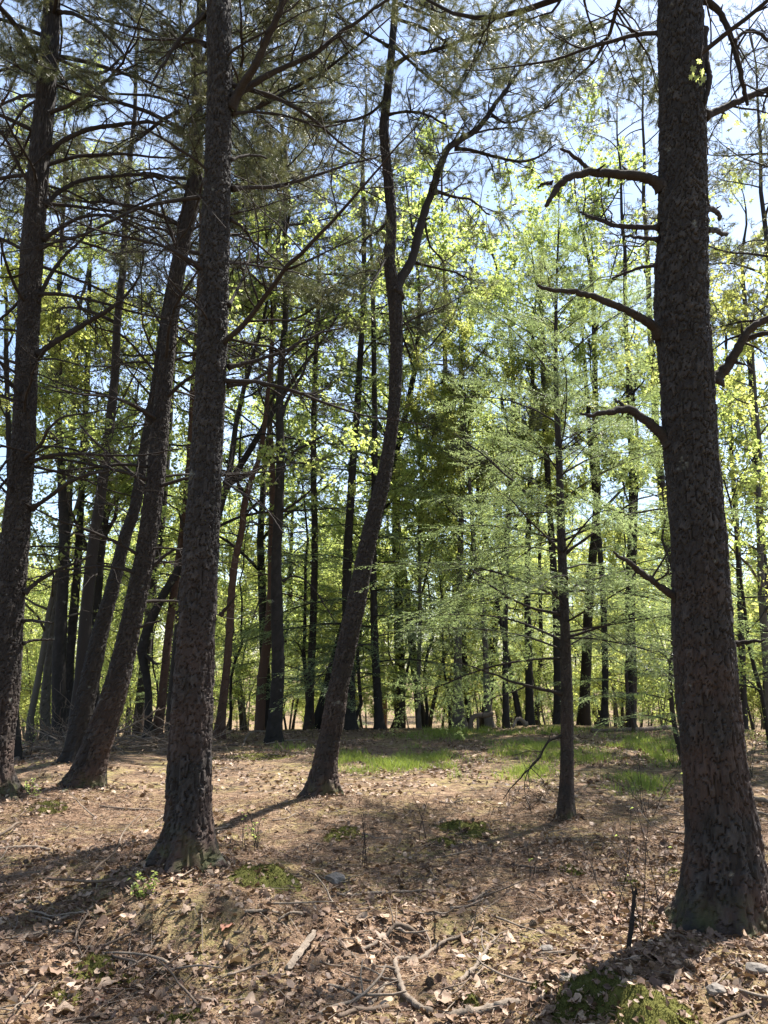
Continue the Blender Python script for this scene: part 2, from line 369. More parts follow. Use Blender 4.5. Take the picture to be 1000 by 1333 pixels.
class Tree: pass
def hero(name, label, px, matn, res=.03, base_px=None, Yd=None, lean=0.0, top=None, group=None, flare=.5, plate=.05, depth=.012, extra_h=6.0, cat='tree', seed=1):
    """px: list of (u, v, width_px) from the foot up; the foot stands where the ground is seen there"""
    b = hit(px[0][0], px[0][1]) if Yd is None else np.array([at(px[0][0], px[0][1], Yd)[0][0], Yd, 0])
    if b[1] > 20 and Yd is None: b = np.array([at(px[0][0], px[0][1], 17.2)[0][0], 17.2+rg.uniform(-1, 1), 0])
    b[2] = float(gz(b[0], b[1], False))
    P = []; Rr = []
    for k, (u, v, wd) in enumerate(px):
        Y = b[1]+lean*(px[0][1]-v)/1000*b[1]
        p, s = at(u, v, Y); P.append(p); Rr.append(wd*s/2*.93)
    P[0] = b.copy(); P = np.array(P); Rr = np.array(Rr)
    P = np.vstack([P[0]-(P[1]-P[0])/np.linalg.norm(P[1]-P[0])*.25, P]); Rr = np.r_[Rr[0], Rr]
    if extra_h > 0:
        d = unit(P[-1]-P[-3]); d = unit(d*.6+np.array([0, 0, .4])); q = P[-1].copy(); r = Rr[-1]
        for k in range(3):
            q = q+d*extra_h/3+np.array([rg.normal()*.1, rg.normal()*.1, 0]); P = np.vstack([P, q]); Rr = np.r_[Rr, r*(1-.32*(k+1))]
    D = spline(np.c_[P, Rr], 220)
    t = Tree(); t.P = D[:, :3]; t.r = np.maximum(D[:, 3], .006); t.b = b; t.mat = M[matn]; t.name = name
    t.root = bpy.data.objects.new(name, None); C.objects.link(t.root); t.root.location = b; t.root.empty_display_size = .2
    tag(t.root, label, cat, group)
    obj('trunk', trunk_mesh(t.P, t.r, res, M[matn], b, seed, plate, depth, flare), t.root)
    return t
def limb(t, pxs, Y0=None, dY=0.0, name='branch', sides=9, matl=None, twigs=0, seed=3, dead=True, needle=0):
    """a bough seen along pixels pxs [(u,v,w)], leaving the trunk"""
    u, v, _ = pxs[0]
    # nearest trunk point by height
    if Y0 is None:
        z = at(u, v, t.b[1])[0][2]; k = np.argmin(abs(t.P[:, 2]-z)); Y0 = t.P[k, 1]
    n = len(pxs); P = []; Rr = []
    for k, (u, v, wd) in enumerate(pxs):
        p, s = at(u, v, Y0+dY*k/(n-1)); P.append(p); Rr.append(wd*s/2)
    D = spline(np.c_[np.array(P), np.array(Rr)], 8*n)
    D[:, :3] += np.cumsum(rg.normal(size=(len(D), 3))*.005, 0)*np.linspace(0, 1, len(D))[:, None]+rg.normal(size=(len(D), 3))*D[:, 3:4]*.05
    D[:, 3] *= 1+.06*rg.normal(size=len(D)); D[0, 3] *= 1.7; D[1, 3] *= 1.45; D[2, 3] *= 1.2
    g = Geo(); tube(g, D[:, :3]-t.b, np.maximum(D[:, 3], .004), sides)
    ng = Geo()
    for q in range(3 if D[0, 3] > .02 else 1):   # snapped stubs
        k = int(rg.integers(3, len(D)-2)); e_ = unit(unit(D[k, :3]-D[k-1, :3])*.5+rg.normal(size=3)*.8)*D[k, 3]*rg.uniform(1.5, 4); p = D[k, :3]-t.b; tube(g, np.array([p, p+e_*.6, p+e_]), np.array([D[k, 3]*.45, D[k, 3]*.3, D[k, 3]*.12]), 5)
    for q in range(twigs):
        k = int(rg.integers(len(D)//4, len(D)-1)); d = unit(D[k, :3]-D[k-1, :3]); dd = unit(d*.7+rg.normal(size=3)*.75+np.array([0, 0, .1]))
        ln = rg.uniform(.25, .8)*(1 if dead else 1.2); p = D[k, :3]-t.b; m_ = 6
        pts = [p]
        for z in range(m_): dd = unit(dd+rg.normal(size=3)*.22+np.array([0, 0, -.03])); pts.append(pts[-1]+dd*ln/m_)
        pts = np.array(pts); tube(g, pts, np.linspace(min(D[k, 3]*.45, .012), .0022, m_+1), 4)
        for z in range(2, m_):
            e_ = unit(rg.normal(size=3)+dd*.8)*rg.uniform(.06, .28); cones(g, pts[z:z+1], pts[z:z+1]+e_, .003, .0012)
            if needle:
                bs = pts[z]+np.linspace(.2, 1, 8)[:, None]*e_; bs = np.repeat(bs, needle, 0)
                needles(ng, bs, unit(unit(e_)*.7+rg.normal(size=(len(bs), 3))*.6), rg.uniform(.05, .09, len(bs)), .0028, rg.random(len(bs)))
    o = obj(name, g.mesh('branch', matl or M['twig'], True), t.root)
    if needle and ng.v: obj('needles', ng.mesh('needles', M['pine_needle']), o)
    return o

# ------------------------------------------------------------------ boughs shared between trees
def pine_bough(seed, Ln=3.0, dens=1.0, dead=False, nd=11, nw=.0028):
    r = np.random.default_rng(seed); g = Geo(); ng = Geo()
    n = 14; p = np.zeros(3); d = np.array([1, 0, .25]); pts = [p]
    bend = r.uniform(-.03, .03)
    for k in range(n):
        t_ = k/n; d = unit(d+np.array([0, bend, (-.075 if t_ < .5 else .075)*(1.1 if not dead else .9)])+r.normal(size=3)*[.03, .09, .06]); p = p+d*Ln/n; pts.append(p)
    pts = np.array(pts); rad = np.linspace(.011*Ln, .004, n+1); tube(g, pts, rad, 6)
    ns = int((15 if not dead else 9)*dens); tw = []
    for q in range(ns):
        f = r.uniform(.22 if not dead else .12, .98); k = f*n; i0 = int(k); b = pts[i0]+(pts[i0+1]-pts[i0])*(k-i0); dd = pts[i0+1]-pts[i0]
        sgn = 1 if q % 2 else -1; dd = unit(unit(dd)*.75+np.array([0, sgn*.85, r.normal()*.28]))
        ln = Ln*(.13+.34*(1-f))*r.uniform(.6, 1.25); m_ = 7; sp_ = [b]
        for z in range(m_): dd = unit(dd+r.normal(size=3)*.17+np.array([.05, 0, .03])); sp_.append(sp_[-1]+dd*ln/m_)
        sp_ = np.array(sp_); tube(g, sp_, np.linspace(rad[i0]*.45, .0025, m_+1), 4)
        for z in range(2, m_+1):
            for rep in range(1 if dead else 2):
                if r.random() < (.45 if dead else .1): continue
                e_ = unit(unit(sp_[z]-sp_[z-1])*.8+r.normal(size=3)*.65)*r.uniform(.08, .34 if dead else .26); tw.append((sp_[z], sp_[z]+e_))
    tw += [(pts[-1], pts[-1]+unit(r.normal(size=3)+np.array([1.5, 0, .3]))*.2) for _ in range(3)]
    A = np.array([a for a, b in tw]); B = np.array([b for a, b in tw]); cones(g, A, B, .0034, .0016)
    # finer twiglets
    m2 = len(A); k2 = np.repeat(np.arange(m2), 2); f2 = r.uniform(.3, .9, len(k2))[:, None]; b2 = A[k2]+(B[k2]-A[k2])*f2
    e2 = unit(unit(B[k2]-A[k2])*.7+r.normal(size=(len(k2), 3))*.7)*r.uniform(.05, .16, len(k2))[:, None]
    cones(g, b2, b2+e2, .002, .001)
    if not dead:
        AA = np.concatenate([A, b2]); BB = np.concatenate([B, b2+e2]); keep = r.random(len(AA)) < .82; AA = AA[keep]; BB = BB[keep]
        ln = np.linalg.norm(BB-AA, axis=1)
        nn = np.maximum(2, (ln/.02).astype(int)); idx = np.repeat(np.arange(len(AA)), nn*nd)
        f = .35+.65*r.random(len(idx))[:, None]; bs = AA[idx]+(BB[idx]-AA[idx])*f
        dr = unit(unit(BB[idx]-AA[idx])*.75+r.normal(size=(len(idx), 3))*.55)
        tn = np.clip(.15+.8*r.random(len(AA)), 0, 1)[idx]*.7+.3*r.random(len(idx))
        needles(ng, bs, dr, r.uniform(.045, .08, len(idx)), nw, tn)
        # old cones on the twigs
        ck = r.choice(len(A), 12); 
        for q in ck:
            cpt = A[q]+r.normal(size=3)*.02; s_ = r.uniform(.014, .022)
            V = cpt+np.array([[0, 0, s_*1.3], [s_, 0, 0], [0, s_, 0], [-s_, 0, 0], [0, -s_, 0], [0, 0, -s_*1.5]])
            g.add(V, np.array([[0, 1, 2], [0, 2, 3], [0, 3, 4], [0, 4, 1], [5, 2, 1], [5, 3, 2], [5, 4, 3], [5, 1, 4]]))
    return g, ng
PINE = [pine_bough(100+k, 3.0, 1.15) for k in range(5)]
DEAD = [pine_bough(200+k, 2.2, 1.0, True) for k in range(6)]
PINE_ME = [(a.mesh('branch', M['twig'], True), b.mesh('needles', M['pine_needle'])) for a, b in PINE]
DEAD_ME = [a.mesh('branch', M['twig'], True) for a, b in DEAD]

def hem_bough(seed, Ln=1.8, nw=.0052, step=.0075, wood=True):
    r = np.random.default_rng(seed); g = Geo(); ng = Geo(); n = 12; p = np.zeros(3); d = np.array([1, 0, .32]); pts = [p]
    for k in range(n): d = unit(d+np.array([0, 0, -.055])+r.normal(size=3)*[.02, .05, .02]); p = p+d*Ln/n; pts.append(p)
    pts = np.array(pts); tube(g, pts, np.linspace(.0075*Ln, .002, n+1), 5); SA = []; SB = []
    for q in range(int(22*Ln/1.8)):
        f = r.uniform(.12, .99); k = f*n; i0 = int(k); b = pts[i0]+(pts[i0+1]-pts[i0])*(k-i0); sgn = 1 if q % 2 else -1
        dd = unit(unit(pts[i0+1]-pts[i0])*.8+np.array([0, sgn*.75, r.normal()*.10])); ln = Ln*(.10+.27*math.sin(min(1, (1-f)*1.5+.1)*1.6))*r.uniform(.6, 1.2)
        m_ = 7; sp_ = [b]
        for z in range(m_): dd = unit(dd+r.normal(size=3)*.09+np.array([.03, 0, -.05])); sp_.append(sp_[-1]+dd*ln/m_)
        sp_ = np.array(sp_); SA += list(sp_[:-1]); SB += list(sp_[1:]); cones(g, sp_[:-1:1 if wood else 3], sp_[1::1] if wood else sp_[1::3], .0024, .0018)
        for z in range(1, m_+1):
            for s2 in (1, -1):
                if r.random() < .2: continue
                dx = sp_[z]-sp_[z-1]; lat = unit(np.cross(dx, [0, 0, 1.]))*s2
                e_ = unit(unit(dx)*.8+lat*.8+np.array([0, 0, r.normal()*.12-.05]))*ln*.30*(1.1-z/m_*.7)*r.uniform(.6, 1.2); SA.append(sp_[z]); SB.append(sp_[z]+e_)
                if wood: cones(g, sp_[z:z+1], sp_[z:z+1]+e_, .0014, .0008)
    A = np.array(SA); B = np.array(SB); ln = np.linalg.norm(B-A, axis=1); nn = np.maximum(1, (ln/step).astype(int)); idx = np.repeat(np.arange(len(A)), nn*2)
    f = r.random(len(idx))[:, None]; bs = A[idx]+(B[idx]-A[idx])*f; dx = unit(B[idx]-A[idx]); lat = unit(np.cross(dx, np.array([0, 0, 1.])))*np.where(np.arange(len(idx)) % 2, 1, -1)[:, None]
    dr = unit(lat+dx*.35+r.normal(size=(len(idx), 3))*.16)
    n_ = len(idx); s = unit(dx+r.normal(size=(len(idx), 3))*.8)*nw/2; l_ = r.uniform(.012, .021, n_)[:, None]
    V = np.stack([bs-s, bs+s, bs+dr*l_], 1)
    ng.add(V.reshape(-1, 3), np.arange(n_*3).reshape(n_, 3), np.repeat(np.clip(r.random(len(A))[idx]*.6+r.random(n_)*.4, 0, 1), 3))
    return g, ng
HEM = [hem_bough(300+k) for k in range(5)]
HEM_ME = [(a.mesh('branch', M['twig'], True), b.mesh('foliage', M['hemlock_needle'])) for a, b in HEM]

def leaf_bough(seed, Ln=2.4):
    r = np.random.default_rng(seed); g = Geo(); lg = Geo(); n = 10; p = np.zeros(3); d = np.array([1, 0, .5]); pts = [p]
    for k in range(n): d = unit(d+r.normal(size=3)*[.08, .14, .10]+np.array([0, 0, -.02])); p = p+d*Ln/n; pts.append(p)
    pts = np.array(pts); tube(g, pts, np.linspace(.012*Ln, .004, n+1), 5); A = []; B = []
    for q in range(16):
        i0 = int(r.integers(2, n)); dd = unit(unit(pts[i0+1]-pts[i0])*.7+r.normal(size=3)*.6); ln = Ln*r.uniform(.15, .4); m_ = 6; sp_ = [pts[i0]]
        for z in range(m_): dd = unit(dd+r.normal(size=3)*.18); sp_.append(sp_[-1]+dd*ln/m_)
        sp_ = np.array(sp_); tube(g, sp_, np.linspace(.007, .002, m_+1), 4)
        for z in range(1, m_+1):
            for rep_ in range(2): A.append(sp_[z]); B.append(sp_[z]+unit(dd*.5+r.normal(size=3)*.7)*r.uniform(.08, .3))
    A = np.array(A); B = np.array(B); cones(g, A, B, .003, .0012); per = r.poisson(7, len(A))*(r.random(len(A)) < .85); idx = np.repeat(np.arange(len(A)), per)
    bs = A[idx]+(B[idx]-A[idx])*r.uniform(.2, 1.1, (len(idx), 1))+r.normal(size=(len(idx), 3))*.03; ax = unit(r.normal(size=(len(idx), 3))*[1, 1, .5]+np.array([0, 0, -.35])); s_ = .075*r.uniform(.6, 1.25, len(idx))
    leaves(lg, bs, ax, unit(np.array([0, 0, 1.])+r.normal(size=(len(idx), 3))*.95), s_, s_*.8, np.clip(r.random(len(A))[idx]*.6+r.random(len(idx))*.4, 0, 1)); return g, lg
LEAFB = [leaf_bough(400+k) for k in range(5)]
LEAF_ME = [(a.mesh('branch', M['twig'], True), b.mesh('leaves', M['maple_leaf' if k % 2 else 'lime_leaf'])) for k, (a, b) in enumerate(LEAFB)]
def put_bough(t, h, az, elev, s, kind='pine', k=None, roll=None):
    i0 = int(np.argmin(abs(t.P[:, 2]-(t.b[2]+h)))); p = t.P[i0]-t.b
    me = {'pine': PINE_ME, 'dead': DEAD_ME, 'hem': HEM_ME, 'leaf': LEAF_ME}[kind]; k = int(rg.integers(len(me))) if k is None else k; m_ = me[k]
    o = obj('branch', m_ if kind == 'dead' else m_[0], t.root, p)
    o.rotation_euler = (Matrix.Rotation(az, 3, 'Z')@Matrix.Rotation(-elev, 3, 'Y')@Matrix.Rotation(rg.uniform(-.5, .5) if roll is None else roll, 3, 'X')).to_euler()
    o.scale = (s, s, s)
    if kind != 'dead': obj({'pine': 'needles', 'hem': 'foliage', 'leaf': 'leaves'}[kind], m_[1], o)
    return o
def pine_crown(t, h0, h1, n, l0=1.0, l1=.5, dead=(2.5, 5.5, 8), azr=None, up=.15):
    az = rg.uniform(0, 6.28)
    for q in range(n):
        f = (q+.5)/n; h = h0+(h1-h0)*f; az += 2.4+rg.normal()*.3
        put_bough(t, h, az, up+rg.normal()*.12+.25*f, (l0+(l1-l0)*f)*rg.uniform(.8, 1.2))
    for q in range(dead[2]):
        az += 2.4+rg.normal()*.4; put_bough(t, rg.uniform(dead[0], dead[1]), az, rg.normal()*.2+.1, rg.uniform(.45, 1.0)*l0, 'dead')

# ------------------------------------------------------------------ the trees one can tell apart
big = hero('pine_tree', 'tall straight pine on a root mound, casting a long dark shadow stripe', [(243, 1122, 60), (246, 1070, 55), (247, 1000, 55), (252, 900, 52), (257, 800, 49), (263, 700, 46), (269, 600, 43), (274, 500, 41), (278, 400, 39), (281, 300, 38), (284, 200, 34), (286, 100, 33), (285, 0, 31)], 'bark_grey', res=.0105, extra_h=6.5, flare=.62, plate=.047, depth=.013, seed=11)
right = hero('pine_tree', 'thickest pine, scaly dark bark and mossy foot beside a charred stake', [(944, 1208, 104), (942, 1100, 92), (931, 1000, 82), (921, 900, 78), (914, 800, 75), (910, 700, 71), (901, 600, 69), (895, 500, 70), (888, 420, 69), (887, 350, 67), (889, 300, 65), (889, 200, 61), (888, 100, 60), (886, 0, 58)], 'bark_grey', res=.009, extra_h=8, flare=.5, plate=.05, depth=.013, seed=23)
leftp = hero('pine_tree', 'upright scaly pine with long bare arching branches beside the tilted pines', [(-12, 1036, 50), (-10, 1000, 46), (4, 880, 44), (12, 780, 40), (20, 700, 37), (29, 600, 31), (34, 500, 29), (38, 400, 28), (44, 300, 28), (52, 200, 27), (62, 100, 25), (68, 0, 21)], 'bark_brown', res=.0135, extra_h=5, flare=.55, plate=.05, depth=.014, seed=31)
tilt = hero('pine_tree', 'stout tilted pine leaning over beside the brush pile', [(110, 1026, 42), (120, 990, 37), (133, 950, 35), (154, 884, 31), (172, 806, 28), (190, 715, 26), (203, 620, 24), (213, 510, 21), (225, 400, 19), (240, 310, 18), (254, 250, 17), (257, 180, 15), (256, 80, 13), (262, 0, 11)], 'bark_brown', res=.0155, extra_h=3.5, flare=.45, plate=.045, depth=.013, seed=37)
tilt2 = hero('pine_tree', 'slimmer dark pine leaning parallel behind the stout tilted pine', [(97, 990, 28), (103, 955, 26), (112, 910, 25), (129, 831, 22), (148, 760, 18), (163, 700, 16), (176, 660, 15), (189, 580, 13), (203, 500, 12), (213, 420, 10)], 'bark_dark', res=.022, extra_h=5, seed=41)
mid = hero('pine_tree', 'curved pine that forks into two winding stems above the clearing', [(420, 1036, 38), (424, 990, 29), (434, 936, 28), (443, 884, 26), (454, 831, 26), (465, 779, 25), (475, 726, 23), (489, 663, 21), (498, 630, 20), (505, 590, 18), (512, 540, 17), (515, 490, 17), (516, 440, 17), (514, 390, 18), (507, 340, 15), (510, 289, 14), (506, 238, 13), (500, 170, 13), (503, 136, 11.5), (510, 68, 10), (515, 0, 8)], 'bark_brown', res=.0125, extra_h=3.0, flare=.5, plate=.045, depth=.012, seed=43)
hem = hero('hemlock_tree', 'young slim hemlock with wide feathery sprays standing in the clearing', [(736, 1066, 21), (738, 1000, 17), (738, 900, 15.5), (735, 800, 13.5), (731, 700, 11.5), (728, 600, 9), (724, 500, 6.5), (724, 400, 4), (727, 300, 2), (728, 245, .8)], 'bark_brown', res=.010, extra_h=0, flare=.35, plate=.03, depth=.004, seed=47)
darks = hero('pine_tree', 'straight black trunked pine at the crest with one arching dead bough', [(363, 950, 19), (362, 880, 17), (361, 805, 16), (360, 730, 14), (363, 662, 13), (365, 600, 12), (364, 540, 11), (366, 480, 9), (372, 400, 8), (371, 300, 7), (372, 200, 6)], 'bark_dark', res=.045, extra_h=3, seed=53)
dark2 = hero('pine_tree', 'dark upright pine at the crest hidden partly by the curved forked pine', [(456, 950, 15), (455, 880, 14), (452, 800, 13), (452, 728, 12), (456, 662, 11), (460, 597, 10.5), (466, 520, 9), (470, 452, 8), (473, 400, 7.5), (474, 300, 6.5), (472, 200, 5)], 'bark_dark', res=.045, extra_h=3, seed=59)
dark3 = hero('hemlock_tree', 'dark slender hemlock just beyond the crest next to the curved forked pine', [(494, 949, 12), (490, 880, 11), (487, 800, 10), (486, 700, 9), (488, 600, 8), (487, 480, 7), (485, 350, 5)], 'bark_dark', res=.05, extra_h=3, seed=61)
redl = hero('pine_tree', 'red barked pine bending sideways behind the big straight pine', [(290, 949, 13), (292, 900, 11.5), (296, 860, 10.5), (299, 820, 10.5), (301, 779, 10), (307, 726, 9.5), (315, 690, 9), (318, 660, 9), (328, 623, 7.5), (338, 594, 7), (346, 540, 6), (352, 470, 5), (354, 380, 4)], 'bark_red', res=.045, extra_h=2, seed=67)
redm = hero('pine_tree', 'red brown pine rising from behind the brush pile', [(203, 960, 14), (209, 923, 12), (214, 880, 11), (219, 831, 11), (229, 752, 10), (237, 700, 10), (246, 610, 9), (252, 500, 8), (258, 400, 7), (262, 300, 6)], 'bark_red', res=.045, extra_h=3, seed=71)
crook = hero('dead_tree', 'crooked leaning limb tree with broken elbow above the brush pile', [(193, 962, 11), (193, 900, 10), (187, 862, 11), (185, 845, 13), (200, 800, 12), (226, 752, 11), (262, 695, 10), (300, 628, 9), (340, 562, 8), (378, 500, 6), (415, 450, 4), (440, 410, 2)], 'bark_dark', res=.045, extra_h=0, seed=73)
l1 = hero('oak_tree', 'grey brown trunk in a close pair left of the tilted pines', [(78, 969, 19), (77, 920, 18), (77, 860, 18), (80, 800, 16), (84, 700, 14), (80, 620, 11), (76, 540, 9), (75, 450, 8), (78, 350, 6), (84, 250, 5)], 'bark_dark', res=.045, extra_h=3, seed=79)
l2 = hero('oak_tree', 'pale slanting trunk of the close pair left of the tilted pines', [(57, 963, 13), (60, 900, 12), (65, 850, 11), (74, 780, 9), (88, 700, 8), (92, 600, 7.5), (98, 500, 6), (104, 400, 5)], 'bark_pale', res=.05, extra_h=3, seed=83)
l3 = hero('oak_tree', 'dark trunk with a sweep in it behind the close pair', [(89, 955, 13), (90, 880, 12), (96, 800, 12), (103, 710, 10), (107, 620, 9), (111, 540, 8), (115, 450, 7), (117, 350, 5)], 'bark_dark', res=.05, extra_h=3, seed=89)
l4 = hero('oak_tree', 'twisting dark oak with wide bare limbs behind the tilted pines', [(122, 956, 13), (124, 880, 11), (126, 800, 11), (129, 750, 11), (134, 700, 10), (140, 650, 8), (132, 600, 7), (115, 560, 5), (100, 530, 3)], 'bark_dark', res=.05, extra_h=0, seed=97)
far_px = [('stout flared pale trunk beside the low arched log', [(598, 946, 20), (596, 910, 14), (596, 860, 11), (598, 780, 9), (600, 700, 8), (602, 600, 7), (600, 480, 5)], 'bark_pale'),
 ('slim trunk rising from the end of the low arched log', [(637, 946, 12), (634, 900, 9), (632, 850, 8), (628, 780, 7), (618, 720, 6), (612, 640, 5), (606, 540, 4)], 'bark_pale'),
 ('narrow upright trunk between the arched log and the pale broken log', [(659, 946, 9), (658, 880, 8), (658, 800, 7), (660, 700, 6), (662, 560, 5)], 'bark_dark'),
 ('thin trunk slanting up from the pale broken log', [(678, 940, 8), (670, 900, 7), (662, 860, 6), (650, 800, 5), (638, 730, 5), (622, 650, 4)], 'bark_dark'),
 ('dark straight trunk directly behind the pale broken log', [(690, 946, 12), (689, 880, 10.5), (687, 800, 9.5), (687, 720, 8), (690, 640, 7), (693, 540, 6), (694, 420, 4)], 'bark_dark'),
 ('dark trunk almost hidden behind the young slim hemlock', [(727, 946, 12), (726, 880, 11), (724, 800, 10), (718, 700, 9), (712, 600, 8), (708, 520, 7), (705, 400, 5)], 'bark_dark'),
 ('grey trunk beyond the crest with smooth straight stem near grass', [(786, 945, 10), (788, 880, 9), (786, 800, 8), (780, 700, 7), (770, 600, 6), (762, 480, 5)], 'bark_dark'),
 ('thin grey trunk in the gap before the thickest pine', [(823, 945, 8), (822, 880, 7), (824, 780, 6.5), (827, 680, 6), (829, 560, 5)], 'bark_dark'),
 ('trunk beyond the thickest pine with loose lime leaves around it', [(1002, 945, 14), (998, 850, 12), (995, 760, 11), (990, 690, 10), (984, 600, 9), (980, 520, 8), (972, 420, 6), (966, 330, 4)], 'bark_dark'),
 ('second thin trunk beyond the thickest pine', [(968, 945, 10), (966, 850, 9), (963, 760, 8), (958, 670, 7), (953, 600, 6), (948, 500, 5)], 'bark_dark'),
 ('brown trunk wrapped in feathery foliage right of the arching dead bough', [(402, 949, 13), (404, 900, 11), (408, 800, 10), (410, 700, 9), (408, 600, 8), (410, 500, 7), (414, 400, 5)], 'bark_brown'),
 ('thin brown trunk near the dead branch on the crest', [(545, 949, 6), (545, 880, 5.5), (547, 800, 5), (546, 700, 4.5), (550, 600, 4)], 'bark_pale'),
 ('stocky shadowed trunk at the edge behind the upright scaly pine', [(22, 1000, 12), (20, 930, 10), (18, 850, 9), (14, 750, 8), (12, 600, 7), (8, 450, 6)], 'bark_dark')]
FAR = []
for q, (lb, px, mt) in enumerate(far_px):
    Y = hit(px[0][0], max(px[0][1], 952))[1]+rg.uniform(.6, 2.5)
    FAR.append(hero('slender_tree', lb, px, mt, res=.055, Yd=Y, extra_h=2.5, seed=110+q, flare=.35))

# --- boughs seen one by one
for pxs, tw in [([(300, 140, 12), (318, 108, 11), (332, 85, 10), (347, 45, 9), (366, 2, 8), (385, -50, 6)], 6),
                ([(302, 128, 9), (340, 103, 8), (375, 85, 7), (410, 68, 6), (450, 40, 5), (520, -10, 3)], 14),
                ([(302, 246, 6), (330, 244, 5.5), (360, 243, 5), (405, 232, 4), (455, 215, 3), (500, 205, 2)], 14),
                ([(302, 148, 4), (330, 146, 3.6), (370, 152, 3), (420, 168, 2.4), (470, 158, 1.6)], 10),
                ([(300, 208, 4), (325, 203, 3.5), (352, 204, 2.5)], 0), ([(300, 285, 4.5), (318, 298, 4), (332, 318, 3), (341, 345, 1.6)], 2),
                ([(298, 398, 4.5), (312, 370, 3.6), (322, 340, 2.6), (328, 318, 1.5)], 2), ([(297, 478, 6), (330, 470, 5), (365, 458, 4), (400, 440, 3.5), (440, 428, 2)], 9),
                ([(296, 502, 5), (325, 498, 4.5), (352, 480, 4), (380, 455, 3), (400, 430, 2)], 6), ([(294, 440, 4), (330, 448, 3.5), (362, 455, 3), (385, 490, 2.5), (396, 520, 1.5)], 4),
                ([(288, 800, 4.5), (298, 788, 4), (310, 776, 2)], 0), ([(292, 628, 3), (315, 640, 2.6), (345, 660, 2), (362, 690, 1.2)], 3),
                ([(262, 352, 4), (235, 335, 3.6), (200, 305, 3), (165, 285, 2)], 5), ([(266, 20, 5), (240, 45, 4.5), (215, 80, 3.6), (200, 118, 2)], 8), ([(268, 60, 4), (250, 52, 3.6), (225, 60, 3), (205, 80, 1.6)], 5)]:
    limb(big, pxs, dY=rg.uniform(-.7, .7), twigs=tw, needle=0)
for pxs, tw in [([(64, 198, 7), (85, 182, 6.4), (120, 168, 6), (165, 163, 5), (205, 163, 4), (240, 180, 3), (262, 195, 2)], 12), ([(58, 268, 6), (80, 248, 5.4), (110, 234, 5), (150, 230, 4), (200, 228, 3.4), (245, 244, 2)], 12),
                ([(56, 312, 6), (78, 297, 5), (105, 283, 4.6), (140, 280, 4), (185, 298, 3), (225, 325, 2.4), (258, 350, 1.8)], 10), ([(50, 462, 8), (70, 446, 7.5), (100, 428, 7), (130, 410, 6), (155, 394, 4)], 6),
                ([(42, 662, 6), (60, 650, 5.5), (85, 632, 5), (115, 615, 4), (146, 606, 2.4)], 3), ([(32, 772, 6), (52, 754, 5.5), (72, 742, 5), (95, 735, 4), (117, 726, 2.5)], 2), ([(30, 808, 4.5), (48, 806, 4), (68, 804, 2)], 0),
                ([(30, 838, 4), (45, 832, 3.5), (70, 830, 2)], 0), ([(48, 395, 6), (65, 360, 5), (85, 335, 4), (108, 312, 3), (118, 290, 1.6)], 4), ([(72, 75, 5), (95, 85, 4.5), (130, 95, 4), (165, 70, 3), (185, 45, 2)], 8),
                ([(70, 15, 6), (100, 20, 5), (140, 50, 4), (170, 90, 3), (190, 120, 2)], 8), ([(60, 110, 5), (35, 85, 4.5), (10, 88, 4), (-20, 100, 3)], 6), ([(44, 250, 5), (25, 215, 4.5), (5, 175, 4), (-15, 150, 3)], 6), ([(38, 380, 5), (15, 400, 4), (-10, 420, 3)], 4), ([(30, 520, 5), (15, 500, 4), (-5, 490, 3)], 3),
                ([(26, 600, 4.5), (12, 620, 4), (-6, 640, 3)], 2)]:
    limb(leftp, pxs, dY=rg.uniform(-.8, .6), twigs=tw, needle=0)
for pxs, tw in [([(196, 640, 5), (170, 615, 4.5), (145, 595, 4), (118, 570, 3), (105, 555, 2)], 4), ([(205, 560, 4), (190, 540, 3.5), (178, 520, 2)], 2), ([(214, 520, 6), (230, 505, 5), (248, 490, 4), (270, 470, 3)], 3), ([(230, 430, 4), (212, 425, 3.5), (195, 400, 3), (180, 388, 2)], 4),
                ([(180, 750, 5), (205, 735, 4.5), (225, 722, 4), (240, 720, 2.5)], 2), ([(215, 500, 4), (190, 470, 3.4), (160, 440, 3), (125, 432, 1.8)], 6), ([(238, 320, 4), (215, 300, 3.4), (190, 296, 2.6), (150, 312, 1.6)], 8), ([(250, 255, 4), (228, 236, 3.4), (195, 226, 2.6), (160, 230, 1.6)], 8), ([(168, 822, 4), (190, 812, 3.5), (208, 804, 2)], 0)]:
    limb(tilt, pxs, dY=rg.uniform(-.6, .6), twigs=tw)
# the forked stem and boughs of the curved pine
limb(mid, [(515, 386, 15), (520, 366, 13), (536, 340, 12), (547, 296, 11), (564, 245, 9.5), (584, 194, 8.5), (600, 183, 8), (625, 167, 7), (649, 136, 5.5), (666, 116, 4.5), (690, 85, 3), (715, 60, 2)], dY=.5, name='forked_stem', sides=14, matl=M['bark_brown'], twigs=44, dead=False, needle=13)
for pxs, tw in [([(512, 86, 6), (535, 72, 5.4), (560, 68, 5), (591, 60, 4.4), (618, 51, 4), (660, 42, 3), (700, 30, 2)], 22), ([(514, 60, 4), (540, 85, 3.6), (565, 105, 3.2), (590, 122, 2.6), (605, 140, 1.6)], 12), ([(520, 5, 4), (548, 15, 3.4), (580, 30, 2.8), (640, 60, 2)], 14),
                ([(502, 150, 4), (530, 145, 3.6), (560, 150, 3), (583, 165, 2)], 10), ([(505, 60, 4), (480, 45, 3.6), (455, 30, 3), (430, 20, 2)], 12), ([(503, 130, 4), (478, 150, 3.4), (440, 160, 2.8), (385, 160, 2)], 10),
                ([(506, 285, 4), (495, 300, 3.6), (480, 310, 2.8), (470, 330, 1.6)], 4), ([(506, 330, 3.6), (495, 350, 3), (482, 380, 2)], 4)]:
    limb(mid, pxs, dY=rg.uniform(-1.2, 1.0), twigs=int(tw*1.7), dead=False, needle=13)
